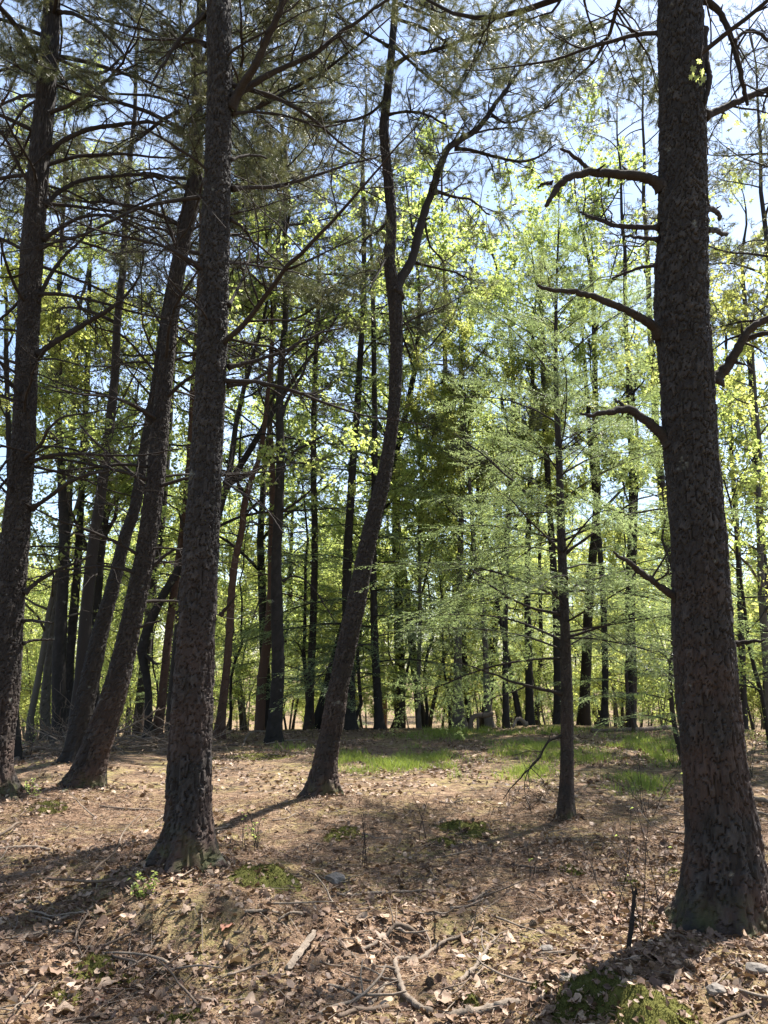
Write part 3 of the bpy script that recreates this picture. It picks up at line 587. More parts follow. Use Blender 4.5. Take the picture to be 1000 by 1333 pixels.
for pxs, tw in [([(592, 193, 5), (615, 196, 4.6), (645, 205, 4), (682, 212, 3.4), (705, 202, 2.6), (722, 190, 1.6)], 12), ([(565, 248, 5), (590, 256, 4), (615, 262, 3), (640, 280, 2)], 10), ([(553, 290, 3), (560, 320, 2.6), (578, 345, 2.2), (580, 385, 1.4)], 4), ([(540, 342, 4), (560, 347, 3.4), (585, 352, 2.6), (610, 365, 1.6)], 6), ([(640, 150, 3.5), (660, 160, 3), (690, 150, 2.4), (730, 130, 1.6)], 12), ([(612, 175, 3), (640, 168, 2.6), (670, 165, 2), (700, 170, 1.4)], 10)]:
    limb(mid, pxs, Y0=mid.b[1]+.3, dY=rg.uniform(-.6, .6), twigs=int(tw*1.7), dead=False, needle=13)
# dead boughs on the thick pine
for pxs, tw, dy in [([(862, 243, 15), (845, 233, 13.5), (815, 226, 12), (785, 222, 11), (757, 222, 10), (735, 228, 9), (718, 240, 8), (706, 258, 5)], 0, -.2), ([(768, 222, 6), (752, 207, 5), (737, 196, 3)], 0, 0), ([(720, 238, 5), (708, 240, 4), (700, 242, 2)], 0, 0),
                    ([(860, 434, 14), (845, 420, 12), (820, 404, 10), (790, 390, 9), (755, 376, 7), (713, 361, 4)], 0, -.3), ([(872, 577, 15), (855, 560, 13), (832, 543, 11), (812, 533, 10), (790, 540, 8), (768, 541, 6), (747, 540, 3)], 0, -.1), ([(815, 534, 5), (808, 528, 4), (804, 522, 2)], 0, 0),
                    ([(884, 783, 11), (868, 768, 9.5), (848, 752, 8), (828, 738, 7), (803, 722, 3)], 2, -.2), ([(860, 296, 8), (835, 295, 7), (800, 291, 6), (775, 283, 5), (750, 270, 3)], 4, .5), ([(858, 312, 6), (835, 311, 5), (812, 312, 3)], 2, .4), ([(858, 345, 5), (830, 350, 4), (800, 365, 2.5)], 3, .6),
                    ([(916, 152, 11), (940, 142, 9.5), (962, 133, 8.5), (985, 124, 8), (1030, 110, 6)], 5, .2), ([(915, 40, 9), (922, 80, 8), (928, 110, 7), (929, 132, 5)], 0, -.1), ([(930, 497, 17), (945, 478, 14), (955, 460, 12), (966, 440, 10), (985, 425, 9), (1030, 405, 7)], 3, -.15), ([(962, 445, 8), (985, 438, 7), (1020, 440, 5)], 0, -.1),
                    ([(918, 270, 8), (935, 276, 6.5), (948, 284, 4)], 0, .4), ([(918, 300, 8), (932, 300, 7), (944, 308, 6)], 0, .4), ([(960, 838, 6), (975, 834, 5), (995, 831, 2.5)], 0, -.1), ([(912, -5, 10), (940, 20, 8), (955, 60, 7), (964, 110, 6), (968, 140, 4)], 8, .1), ([(955, 55, 5), (975, 40, 4.4), (1010, 60, 4)], 6, .1)]:
    limb(right, pxs, dY=dy, twigs=tw, sides=11)
limb(darks, [(368, 757, 3.5), (380, 750, 3), (395, 754, 2.6), (412, 772, 2.2), (428, 795, 1.6), (440, 812, 1)], twigs=4)
for t_, pl in ((crook, [[(300, 628, 6), (335, 610, 5), (365, 590, 4), (395, 570, 3)], [(250, 715, 5), (240, 690, 4), (230, 660, 2)], [(187, 850, 5), (200, 862, 4), (207, 866, 2)], [(340, 562, 5), (350, 530, 4), (362, 500, 3), (368, 460, 2)]]),
               (redl, [[(322, 650, 5), (310, 630, 4), (312, 595, 3), (314, 550, 2)], [(320, 668, 4), (335, 655, 3), (352, 640, 2)]]),
               (l4, [[(134, 700, 6), (150, 672, 5), (150, 640, 4), (138, 610, 3)], [(140, 650, 5), (125, 620, 4), (112, 590, 3), (122, 560, 2), (128, 520, 1.5)], [(129, 745, 6), (118, 725, 5), (105, 690, 4), (85, 660, 3)], [(136, 680, 5), (160, 620, 4), (172, 570, 3), (180, 500, 2)]]),
               (darks, [[(365, 610, 5), (380, 590, 4), (405, 575, 3), (430, 560, 2)], [(366, 540, 5), (380, 510, 4), (396, 480, 3), (400, 440, 2)], [(365, 560, 4), (350, 540, 3), (335, 500, 2)], [(362, 670, 4), (390, 650, 3), (420, 620, 2)]])):
    for pxs in pl: limb(t_, pxs, dY=rg.uniform(-.5, .5), twigs=5)

# --- generated boughs higher up
pine_crown(big, 7.2, 15.5, 20, 1.15, .55, (3.6, 8.0, 13))
pine_crown(right, 6.8, 15, 18, 1.1, .6, (5.5, 8, 3))
for ch in right.root.children:      # upper boughs out of view, shrunk so sun reaches the clearing
    if ch.name.startswith('branch') and ch.location.z > 8.5 and ch.data in [m_[0] for m_ in PINE_ME]: ch.scale = tuple(.5*c_ for c_ in ch.scale)
pine_crown(leftp, 8.2, 15.5, 24, 1.2, .55, (2.6, 9.0, 28))
pine_crown(tilt, 8.2, 14.5, 22, 1.15, .55, (2.2, 8.5, 24))
pine_crown(tilt2, 8, 15, 16, 1.1, .6, (2.5, 8.5, 16))
pine_crown(mid, 10.2, 14.2, 10, .7, .45, (5.5, 8.5, 5))
pine_crown(darks, 9, 17, 20, 1.0, .5, (3.5, 9, 10))
pine_crown(dark2, 9, 17.5, 20, 1.0, .5, (5, 9, 8))
az = 1.0
for q in range(44):
    f = q/43; az += 2.4+rg.normal()*.4; put_bough(dark3, 1.3+9.5*f, az, -.12+.3*f+rg.normal()*.12, (1.75*(1-f)**.7+.4)*rg.uniform(.6, 1.15), 'hem', roll=rg.normal()*.4)
pine_crown(redl, 8, 14, 14, .9, .5, (4, 8, 6))
pine_crown(redm, 8, 16, 20, 1.0, .5, (3, 8, 8))

def leaf_crown(t, h0, n, s=1.0, up=.25, k0=0):
    az = rg.uniform(0, 6.28); h1 = t.P[-1, 2]-t.b[2]
    for q in range(n):
        f = (q+.5)/n; az += 2.4+rg.normal()*.3; put_bough(t, h0+(h1-h0)*f, az, up+rg.normal()*.2+.5*f, s*(1-.45*f)*rg.uniform(.75, 1.2), 'leaf')
for t_ in (l1, l2, l3): leaf_crown(t_, 5.0, 12)
leaf_crown(l4, 3.5, 10, .8)
for q, t_ in enumerate(FAR):
    if q in (2, 10): pine_crown(t_, 6, t_.P[-1, 2]-t_.b[2]-.3, 16, .8, .35, (3, 6, 3))
    else: leaf_crown(t_, 3.8+rg.random()*1.5, 12, .9)
# young hemlock: fans of flat sprays
az = 0
for q in range(64):
    f = (q/63)**1.15; h = 1.6+4.9*f+rg.normal()*.1; az += 2.4+rg.normal()*.5
    put_bough(hem, h, az, -.02+.75*f+rg.normal()*.12, (.98*(1-f)**.5+.24)*rg.uniform(.6, 1.08), 'hem', roll=rg.normal()*.4)
for pxs in ([(732, 903, 5), (700, 896, 4), (660, 885, 3), (620, 870, 2), (590, 862, 1.2)], [(731, 800, 4), (690, 790, 3.2), (640, 760, 2.4), (600, 720, 1.6)], [(728, 670, 4), (690, 645, 3.2), (640, 600, 2.4), (590, 560, 1.4)], [(738, 830, 4), (790, 815, 3.2), (840, 805, 2)], [(736, 720, 4), (780, 690, 3), (830, 650, 2), (860, 640, 1.2)],
            [(732, 958, 3.5), (715, 965, 3), (700, 990, 2.4), (680, 1010, 2), (655, 1040, 1.2)], [(704, 985, 2), (690, 1000, 1.6), (682, 1030, 1), (690, 1060, .8)]):
    limb(hem, pxs, dY=rg.uniform(-.5, .3), twigs=6, sides=6)

# ------------------------------------------------------------------ background trees, copied
def decid(seed, H, h0, spread, nl, lsize, nleaf, r0, multi=1, up=.8):
    r = np.random.default_rng(seed); g = Geo(); lg = Geo()
    for s in range(multi):
        n = 14; p = np.array([r.normal()*.12*(multi > 1), r.normal()*.12*(multi > 1), -.2]); d = unit(np.array([r.normal()*.1*multi**.5, r.normal()*.1*multi**.5, 1])); pts = [p]
        for k in range(n): d = unit(d+r.normal(size=3)*[.06, .06, .02]+np.array([0, 0, .03])); p = p+d*H/n*r.uniform(.95, 1.05); pts.append(p)
        pts = np.array(pts); rad = r0*np.linspace(1, .12, n+1); rad[0] *= 1.5; tube(g, pts, rad, 9)
        TA = []; TB = []
        for q in range(nl):
            f = h0+(1-h0)*((q+r.random())/nl)*.98; k = f*n; i0 = min(int(k), n-1); b = pts[i0]+(pts[i0+1]-pts[i0])*(k-i0); az = q*2.4+r.normal()*.4
            dd = unit(np.array([math.cos(az), math.sin(az), up*r.uniform(.3, 1.2)])); ln = spread*(.35+.65*math.sin(min(1., (1-f)*1.4+.12)*1.57))*r.uniform(.6, 1.25); m_ = 8; sp_ = [b]
            for z in range(m_): dd = unit(dd+r.normal(size=3)*.15+np.array([0, 0, .01])); sp_.append(sp_[-1]+dd*ln/m_)
            sp_ = np.array(sp_); tube(g, sp_, np.linspace(rad[i0]*.45, .004, m_+1), 5)
            for z in range(2, m_+1):
                for rep in range(2):
                    e_ = unit(unit(sp_[z]-sp_[z-1])*.7+r.normal(size=3)*.7)*ln*r.uniform(.12, .32); TA.append(sp_[z]); TB.append(sp_[z]+e_)
        TA = np.array(TA); TB = np.array(TB); cones(g, TA, TB, .006, .002)
        k2 = np.repeat(np.arange(len(TA)), 2); b2 = TA[k2]+(TB[k2]-TA[k2])*r.uniform(.3, .9, len(k2))[:, None]; e2 = unit(TB[k2]-TA[k2])*.15+r.normal(size=(len(k2), 3))*.16; cones(g, b2, b2+e2, .003, .0015)
        TA = np.concatenate([TA, b2]); TB = np.concatenate([TB, b2+e2])
        per = np.maximum(1, r.poisson(nleaf/multi/len(TA), len(TA))*(r.random(len(TA)) < .85)); idx = np.repeat(np.arange(len(TA)), per)
        f = r.uniform(.3, 1.08, len(idx))[:, None]; bs = TA[idx]+(TB[idx]-TA[idx])*f+r.normal(size=(len(idx), 3))*.04
        ax = unit(r.normal(size=(len(idx), 3))*[1, 1, .5]+np.array([0, 0, -.35])); nm = unit(np.array([0, 0, 1.])+r.normal(size=(len(idx), 3))*.95)
        s_ = lsize*r.uniform(.4, 1.35, len(idx)); leaves(lg, bs, ax, nm, s_, s_*.8, np.clip(r.random(len(TA))[idx]*.6+r.random(len(idx))*.4, 0, 1))
    return g, lg
def conifer(seed, H, h0, n, src, s0, s1, r0, up, dead=0):
    r = np.random.default_rng(seed); g = Geo(); ng = Geo(); m_ = 16
    pts = np.array([[0, 0, -.2]]+[[0, 0, 0]]*m_, float); pts[1:, 2] = np.linspace(.1, H, m_); pts[1:, :2] = np.cumsum(r.normal(size=(m_, 2))*.05, 0)
    rad = r0*np.linspace(1, .1, m_+1); rad[0] *= 1.4; tube(g, pts, rad, 9); az = 0
    def put(G, h, s, el, nd=True):
        p = Vector([np.interp(h, pts[:, 2], pts[:, c]) for c in (0, 1)]+[h]); q = G[int(r.integers(len(G)))]
        Mx = Matrix.Translation(p)@Matrix.Rotation(az, 4, 'Z')@Matrix.Rotation(-el, 4, 'Y')@Matrix.Diagonal((s, s, s, 1)); g.join(q[0], Mx)
        if nd: ng.join(q[1], Mx)
    for q in range(n):
        f = (q+.5)/n; az += 2.4+r.normal()*.3; put(src, h0+(H-h0)*f, (s0+(s1-s0)*f)*r.uniform(.8, 1.2), up+r.normal()*.12+.2*f)
    for q in range(dead): az += 2.4; put(DEAD, r.uniform(h0*.35, h0), r.uniform(.5, 1)*s0, r.normal()*.2, False)
    return g, ng
HEMB = [hem_bough(350+k, 1.8, .013, .021, False) for k in range(3)]
PINEB = [pine_bough(150+k, 3.0, .6, nd=4, nw=.0055) for k in range(3)]
TYPES = {}
def reg(key, gg, wood, leaf, leafname): TYPES[key] = (gg[0].mesh('trunk', M[wood], True), gg[1].mesh(leafname, M[leaf]), leafname)
reg('maple1', decid(1, 11, .30, 3.2, 22, .085, 12500, .11), 'bark_dark', 'maple_leaf', 'crown')
reg('maple2', decid(2, 13, .38, 3.4, 24, .085, 12500, .13), 'bark_dark', 'maple_leaf', 'crown')
reg('lime1', decid(3, 9, .22, 2.6, 22, .085, 9500, .075), 'bark_pale', 'lime_leaf', 'crown')
reg('under1', decid(4, 5.5, .12, 1.7, 20, .075, 10000, .035), 'bark_pale', 'lime_leaf', 'crown')
reg('under2', decid(5, 4.2, .10, 1.3, 9, .075, 6000, .022, 3), 'bark_pale', 'maple_leaf', 'crown')
reg('under3', decid(6, 7.0, .18, 2.2, 20, .08, 7500, .05), 'bark_dark', 'maple_leaf', 'crown')
reg('pole', decid(7, 9, .55, 1.3, 12, .08, 4000, .055), 'bark_dark', 'lime_leaf', 'crown')
reg('pole2', decid(8, 7, .5, 1.0, 10, .08, 2500, .032), 'bark_pale', 'lime_leaf', 'crown')
reg('pine1', conifer(11, 16.5, 7.5, 20, PINEB, 1.0, .45, .14, .12, 8), 'bark_brown', 'pine_needle', 'crown')
reg('pine2', conifer(12, 15, 8, 16, PINEB, .9, .5, .12, .1, 10), 'bark_red', 'pine_needle', 'crown')
reg('hem1', conifer(13, 9.5, .9, 64, HEMB, 1.35, .25, .07, .05), 'bark_brown', 'hemlock_needle', 'crown')
reg('hem2', conifer(14, 6.0, .6, 46, HEMB, .9, .2, .045, .1), 'bark_brown', 'hemlock_needle', 'crown')
NAMES = {'maple1': ('maple_tree', 'maple in fresh leaf'), 'maple2': ('maple_tree', 'maple in fresh leaf'), 'lime1': ('leafy_tree', 'yellow green leafy tree'),
         'under1': ('understory_tree', 'small pale stemmed leafy tree'), 'under2': ('understory_tree', 'many stemmed green bush'), 'under3': ('understory_tree', 'small dark stemmed leafy tree'),
         'pole': ('thin_tree', 'thin dark pole tree'), 'pole2': ('thin_tree', 'thin pale pole tree'), 'pine1': ('pine_tree', 'brown trunked pine'), 'pine2': ('pine_tree', 'red trunked pine'), 'hem1': ('hemlock_tree', 'tall feathery hemlock'), 'hem2': ('hemlock_tree', 'low feathery hemlock')}
cells = []
MARKS = [(0, 'upright scaly pine'), (75, 'close trunk pair'), (150, 'stout tilted pine'), (200, 'brush pile'), (260, 'big straight pine'), (300, 'bending red pine'), (362, 'black trunked pine'), (440, 'curved forked pine'), (494, 'dark slender hemlock'), (598, 'stout flared trunk'), (637, 'arched log'), (690, 'pale broken log'), (736, 'young slim hemlock'), (825, 'charred stake'), (920, 'thickest pine')]
def plant(key, x, y, s=1.0, rot=None, label=None, group=None):
    nm, lb = NAMES[key]; tr, cr_, ln = TYPES[key]
    o = bpy.data.objects.new(nm, None); C.objects.link(o); o.location = (x, y, float(gz(x, y, False))); o.rotation_euler = (rg.normal()*.02, rg.normal()*.02, rg.uniform(0, 6.28) if rot is None else rot); o.scale = (s, s, s*rg.uniform(.95, 1.08))
    if label is None:
        u = 500+FPX*x/(y*cp); near = min(MARKS, key=lambda m_: abs(m_[0]-u))[1]
        label = lb+(' close behind the ' if y < 28 else ' in the woods behind the ' if y < 45 else ' deep in the woods behind the ')+near; group = label
    tag(o, label, 'tree', group); cells.append((x, y))
    obj('trunk', tr, o); obj('crown', cr_, o); return o
# individually placed middle-distance trees
plant('maple1', -3.75, 16.0, 1.1, label='leafy maple filling the gap between big straight pine and forked pine', group='maples by the clearing')
plant('maple2', -1.75, 20.6, 1.3, label='maple glowing green behind the forked pine', group='maples by the clearing')
plant('hem2', -.75, 19.4, 1.2, label='hemlock with silvery drooping sprays behind the forked pine', group='hemlocks by the clearing')
plant('hem1', -1.9, 20.4, .95, label='hemlock with hanging foliage around a brown trunk past the crest', group='hemlocks by the clearing')
plant('hem2', 4.6, 12.5, 1.0, label='low hemlock showing just past the thickest pine', group='hemlocks by the clearing')
plant('hem2', 5.6, 18.0, 1.0, label='hemlock at the grass edge toward the thickest pine', group='hemlocks by the clearing')
plant('lime1', 7.2, 14.8, 1.2, label='yellow green tree bright in the sun beyond the thickest pine', group='sunlit trees by the clearing')
plant('maple1', 2.4, 22.5, .9, label='maple above the grass behind the young hemlock', group='maples by the clearing')
plant('lime1', -7.5, 17.0, 1.05, label='light green tree behind the upright scaly pine', group='sunlit trees by the clearing')

for k_, x_, y_, s_, lb_ in [('maple2', 3.2, 25.5, 1.3, 'tall maple rising behind the young slim hemlock'), ('maple2', 5.6, 22.5, 1.25, 'tall maple rising behind the charred stake'), ('maple1', 1.2, 24, 1.35, 'tall maple between arched log and forked pine'), ('hem1', 4.4, 23.4, 1.2, 'tall hemlock filling the woods behind the young slim hemlock'), ('hem2', 1.1, 21.8, 1.2, 'low hemlock behind the arched log'), ('hem1', 7.4, 20.5, 1.3, 'tall hemlock between charred stake and thickest pine'),
                            ('pine1', 6.0, 19.2, 1.05, 'needle clad pine above the dead boughs of the thickest pine'), ('pine1', 9.3, 16.5, 1.05, 'tall pine past the lime green tree'), ('pine1', -5.6, 14.5, 1.0, 'tall pine with high crown behind the stout tilted pine'), ('pine2', -7.6, 13.0, 1.0, 'red pine behind the upright scaly pine'), ('pine1', -8.8, 17.5, 1.1, 'pine with high crown past the close trunk pair'), ('pine2', -3.0, 19.5, 1.15, 'red pine behind the bending red pine'), ('pine1', -5.4, 20.5, 1.2, 'pine with high crown beyond the brush pile'), ('pine1', .4, 23.2, 1.25, 'high crowned pine just past the dark slender hemlock'), ('maple1', -3.1, 21.8, 1.4, 'tall maple past the crest behind the black trunked pine'), ('pine1', -7.0, 23, 1.3, 'high crowned pine deep past the close trunk pair'), ('pine2', 2.2, 25, 1.4, 'red pine deep behind the arched log'), ('pine1', 9.0, 24, 1.4, 'high crowned pine deep behind the thickest pine'),
                            ('pine1', 8.0, 14.3, 1.0, 'pine with dense needles close past the thickest pine'), ('under3', 5.9, 12.2, .8, 'small leafy tree in the gap past the thickest pine'), ('hem2', 6.4, 10.6, .8, 'low hemlock leaning into the gap past the thickest pine')]:
    plant(k_, x_, y_, s_, label=lb_)
for q in range(18):   # the wood goes on behind the viewer
    a = R(100+160*(q+.5)/18); d_ = rg.uniform(6, 14); plant(['maple2', 'pine1', 'maple1', 'hem1'][q % 4], math.sin(a)*d_, math.cos(a)*d_-1.0, 1.1, label='tree of the wood continuing on the viewer side of the clearing', group='trees on the viewer side')
# scattered woods
def scatter(n, y0, y1, keys, gap, smin, smax):
    k = 0; tries = 0
    while k < n and tries < n*40:
        tries += 1
        y = math.sqrt(rg.uniform(y0*y0, y1*y1)); x = rg.uniform(-1, 1)*(.56*y+2.5)
        if any((x-a)**2+(y-b)**2 < gap*gap for a, b in cells): continue
        if y < 21 and x > -5: continue
        plant(keys[int(rg.integers(len(keys)))], x, y, rg.uniform(smin, smax)); k += 1
scatter(10, 27, 38, ['maple1', 'maple2', 'pine1', 'pine2', 'lime1', 'hem1'], 2.0, .85, 1.15)
scatter(80, 20.5, 34, ['under1', 'under2', 'under3', 'pole', 'pole2', 'under3', 'pole', 'hem2', 'hem2'], .8, .8, 1.15)
scatter(26, 21.5, 33, ['under2', 'under1'], .5, .45, .75)
scatter(60, 24, 55, ['pole', 'pole2', 'pole2', 'under1'], .6, .9, 1.6)
scatter(28, 38, 75, ['maple1', 'maple2', 'pine1', 'lime1', 'maple2', 'pine2', 'hem1'], 2.2, .9, 1.25)
scatter(110, 34, 80, ['under1', 'under2', 'under3', 'pole', 'under3', 'pole2'], 1.3, .9, 1.5)

# ------------------------------------------------------------------ things on the forest floor
def ground_px(u, v): return hit(u, v)
def snap(P, lift=.0):
    P = np.asarray(P, float); P[:, 2] = gz(P[:, 0], P[:, 1])+lift; return P
def stick(name, pxs, label, matn='deadwood', cat='stick', group=None, lift=.012, side=(), sides=7, arch=0.0):
    """a fallen branch lying along points seen on the ground [(u, v, w)]"""
    P = []; rr = []
    for u, v, wd in pxs:
        h_ = hit(u, v); P.append(h_); rr.append(wd*np.linalg.norm(h_-np.array([0, 0, EYE]))/FPX/2)
    P = np.array(P); n = 6*len(P); D = spline(np.c_[P, np.array(rr)], n)
    D[:, :3] += rg.normal(size=(n, 3))*.004; rad = np.maximum(D[:, 3]*.78, .0025)*(1+.16*rg.normal(size=n))
    Q = D[:, :3].copy(); Q[:, 2] = gz(Q[:, 0], Q[:, 1])+rad*.35+lift*.8; k = np.ones(5)/5; Q[2:-2, 2] = np.convolve(Q[:, 2], k, 'valid'); Q[:, 2] += arch*np.sin(np.linspace(0, 3.14, n))
    b = Q[0].copy(); g = Geo(); tube(g, Q-b, rad, sides)
    for f, dx, dy, dz, ln in side:
        i0 = int(f*(n-1)); d = unit(np.array([dx, dy, dz], float)); m_ = 6; pp = [Q[i0]-b]
        for z in range(m_): d = unit(d+rg.normal(size=3)*.18); pp.append(pp[-1]+d*ln/m_)
        pp = np.array(pp); tube(g, pp, np.linspace(rad[i0]*.6, .002, m_+1), 5)
    o = obj(name, g.mesh(name, M[matn], True), loc=b); return tag(o, label, cat, group)

stick('fallen_branch', [(560, 1331, 9), (544, 1316, 8.5), (527, 1300, 8), (519, 1278, 7), (516, 1253, 7), (528, 1250, 7), (546, 1250, 6.5), (567, 1237, 6), (587, 1227, 5), (606, 1219, 4.5), (621, 1214, 4)], 'long crooked bare branch with a sharp elbow lying on leaves', 'deadwood', 'branch', lift=.025, side=[(.32, -1, .3, .1, .3), (.42, -.6, -.8, .1, .25), (.75, .3, 1, .4, .25), (.95, .5, .6, 1.3, .32), (.97, .9, .2, .9, .25)])
stick('fallen_branch', [(598, 1283, 6), (610, 1270, 6.5), (622, 1257, 6), (634, 1243, 5), (646, 1229, 4), (640, 1220, 3), (627, 1214, 2.5)], 'lichen spotted grey branch hooked at its tip near the elbowed branch', 'deadwood', 'branch', lift=.02, side=[(.5, -.2, 1, .5, .18), (.6, 1, .1, .3, .2)])
stick('log', [(585, 1333, 13), (610, 1325, 13), (640, 1316, 13), (676, 1305, 12)], 'weathered grey log with ragged end lying among moss tufts', 'deadwood', 'log', lift=.0, sides=11)
p0 = hit(375, 1265); p1 = hit(409, 1223); p0[2] += .012; p1[2] += .03; ax_ = p1-p0; sd_ = unit(np.cross(ax_, [0, 0, 1.])); up_ = unit(np.cross(sd_, ax_)); g = Geo(); V = []
for k in range(9):
    f = k/8; wv = .028*(1-.45*abs(f-.4))*(1+.15*rg.normal()); c_ = p0+ax_*f
    for a_, b_ in ((-1, 0), (-.75, .55), (-.2, .75), (.45, .6), (1, .1), (.3, -.5)): V.append(c_+sd_*a_*wv*(1+.1*rg.normal())+up_*b_*.02*(1+.2*rg.normal())+ax_*(.05*rg.normal() if k in (0, 8) else 0)-p0)
F = [[k*6+j, k*6+(j+1) % 6, k*6+6+(j+1) % 6, k*6+6+j] for k in range(8) for j in range(6)]; g.add(V, F); g.addf([[0, 1, 2, 3], [0, 3, 4, 5], [48, 51, 50, 49], [48, 53, 52, 51]], 0)
obj('wood_chunk', g.mesh('wood_chunk', M['deadwood'], False), loc=p0, label='flat split chunk of grey wood below the rooty bank', cat='wood')
stick('fallen_branch', [(318, 1196, 4), (345, 1194, 5), (370, 1195, 4)], 'short pale branch resting flat on the rooty bank', 'deadwood', 'branch')
stick('fallen_branch', [(362, 1205, 4), (378, 1202, 4), (392, 1193, 5)], 'pale broken branch tip poking up on the rooty bank', 'deadwood', 'branch', arch=.03)
stick('fallen_branch', [(440, 1167, 4), (470, 1168, 5), (502, 1166, 4)], 'pale straight branch at the end of the rooty bank', 'deadwood', 'branch')
stick('fallen_branch', [(468, 1240, 5), (485, 1234, 6), (503, 1222, 5)], 'thick pale branch stub lying beyond the elbowed branch', 'deadwood', 'branch')
stick('fallen_branch', [(330, 1275, 3), (350, 1274, 4.5), (374, 1269, 3)], 'thin curved branch touching the split grey chunk', 'deadwood', 'branch')
stick('fallen_branch', [(480, 1304, 4), (492, 1296, 5), (505, 1284, 4)], 'stubby grey branch close to the foot of the elbowed branch', 'deadwood', 'branch')
stick('fallen_branch', [(440, 1333, 6), (462, 1322, 7), (485, 1318, 8), (505, 1308, 6)], 'gnarled dark edged branch with peeling bark beside the elbowed branch', 'deadwood_dark', 'branch', lift=.02)
stick('fallen_branch', [(500, 1225, 6), (518, 1218, 7), (535, 1222, 6), (555, 1226, 4)], 'dark bowed branch arching over leaves near the elbowed branch', 'deadwood_dark', 'branch', arch=.05, side=[(.3, -.5, .8, .6, .2)])
stick('fallen_branch', [(500, 1168, 3), (530, 1163, 4), (566, 1161, 3)], 'straight thin branch across the open leaf litter', 'deadwood', 'branch')
stick('fallen_branch', [(692, 1192, 4), (715, 1188, 5), (742, 1184, 3)], 'slightly bent branch in the leaf litter below the young hemlock', 'deadwood_dark', 'branch')
stick('fallen_branch', [(640, 1128, 2.5), (675, 1128, 3.5), (716, 1132, 2.5)], 'dark thin branch in the litter at the foot of the young hemlock', 'deadwood_dark', 'branch')
stick('fallen_branch', [(110, 1148, 2.5), (130, 1135, 3), (148, 1122, 3), (160, 1110, 2)], 'dark twig branch tilted up beside the shadow stripe', 'deadwood_dark', 'branch', arch=.08)
stick('fallen_branch', [(-5, 1108, 4), (30, 1107, 5), (65, 1110, 3.5)], 'pale branch lying flat beneath the upright scaly pine', 'deadwood', 'branch')
stick('fallen_branch', [(-5, 1092, 4), (15, 1086, 4), (28, 1076, 2.5)], 'dark raised branch tip under the upright scaly pine', 'deadwood_dark', 'branch', arch=.06)
stick('fallen_branch', [(-5, 1180, 4), (25, 1177, 5), (55, 1170, 3)], 'pale branch on the sunny side of the shadow stripe', 'deadwood', 'branch')
stick('fallen_branch', [(30, 1185, 2), (60, 1195, 3), (100, 1190, 3), (112, 1188, 2)], 'thin branch lying inside the dark shadow stripe', 'deadwood', 'branch', lift=.03)
stick('fallen_branch', [(135, 1232, 3), (160, 1225, 3.5), (178, 1214, 3), (195, 1203, 1.5)], 'slim curved branch below the shadow stripe', 'deadwood_dark', 'branch', lift=.03)
stick('fallen_branch', [(70, 1213, 4), (88, 1214, 4.5), (103, 1214, 3)], 'short pale stick branch below the shadow stripe', 'deadwood', 'branch')
stick('fallen_branch', [(315, 973, 2), (325, 962, 3), (340, 956, 3), (352, 955, 2)], 'pale bent branch standing out on the crest near the black trunked pine', 'deadwood', 'branch', arch=.1)
stick('fallen_branch', [(345, 970, 2), (370, 965, 2.5), (400, 964, 2)], 'long thin pale branch on the crest below the black trunked pine', 'deadwood', 'branch')
stick('fallen_branch', [(130, 1052, 2.5), (170, 1056, 4), (208, 1055, 2.5)], 'dark branch lying between the stout tilted pine and big straight pine', 'deadwood_dark', 'branch')
stick('fallen_branch', [(960, 1035, 4), (980, 1045, 6), (1010, 1050, 6)], 'pale heavy branch half behind the thickest pine', 'deadwood', 'branch', lift=.05)
stick('fallen_branch', [(955, 1060, 4), (985, 1062, 5), (1010, 1070, 5)], 'second pale branch crossing behind the thickest pine', 'deadwood', 'branch', lift=.02)
stick('fallen_branch', [(925, 1216, 6), (945, 1222, 8), (970, 1220, 6)], 'smooth root like branch at the mossy foot of the thickest pine', 'deadwood_dark', 'branch', lift=.0)
stick('fallen_branch', [(875, 1218, 4), (885, 1226, 5), (893, 1230, 3)], 'small branch in the deep shade of the thickest pine', 'deadwood_dark', 'branch')
stick('fallen_branch', [(945, 1245, 4), (958, 1255, 5), (968, 1262, 4)], 'short dark branch on sunny reddish needles beside the thickest pine', 'deadwood_dark', 'branch')
stick('fallen_log', [(12, 996, 8), (35, 982, 9), (60, 974, 8), (82, 968, 6)], 'dark fallen trunk curving over the bank behind the upright scaly pine', 'deadwood_dark', 'fallen log', lift=.0, sides=10)
stick('fallen_log', [(770, 953, 5), (820, 952, 7), (880, 950, 8), (930, 952, 8)], 'mossy dark fallen trunk beyond the grass behind the thickest pine', 'deadwood_dark', 'fallen log', lift=.02, sides=10)
stick('fallen_log', [(668, 950, 3), (676, 949, 6), (686, 948, 8)], 'pale broken log slanting up from the crest', 'deadwood', 'log', lift=.05, sides=10, arch=.18)

# low arched log on the crest
Yl = 18.4
P = np.array([at(u, v, Yl)[0] for u, v in ((612, 953), (612.5, 943), (616, 934), (624, 931), (634, 931), (641, 928))]); b = P[0].copy(); b[2] = float(gz(b[0], b[1]))
D = spline(P, 24); g = Geo(); tube(g, D-b, np.linspace(.05, .065, 24), 9)
ro = bpy.data.objects.new('arched_log', None); C.objects.link(ro); ro.location = b; tag(ro, 'low dark arched log propped like a bench on the crest', 'log')
obj('log', g.mesh('log', M['deadwood_dark'], True), ro)
g = Geo(); q0 = at(622, 931, Yl)[0]; q1 = q0.copy(); q1[2] = float(gz(q1[0], q1[1]))-.05; tube(g, np.array([q1, q0])-b, np.array([.035, .03]), 7); obj('prop', g.mesh('prop', M['deadwood_dark'], True), ro)

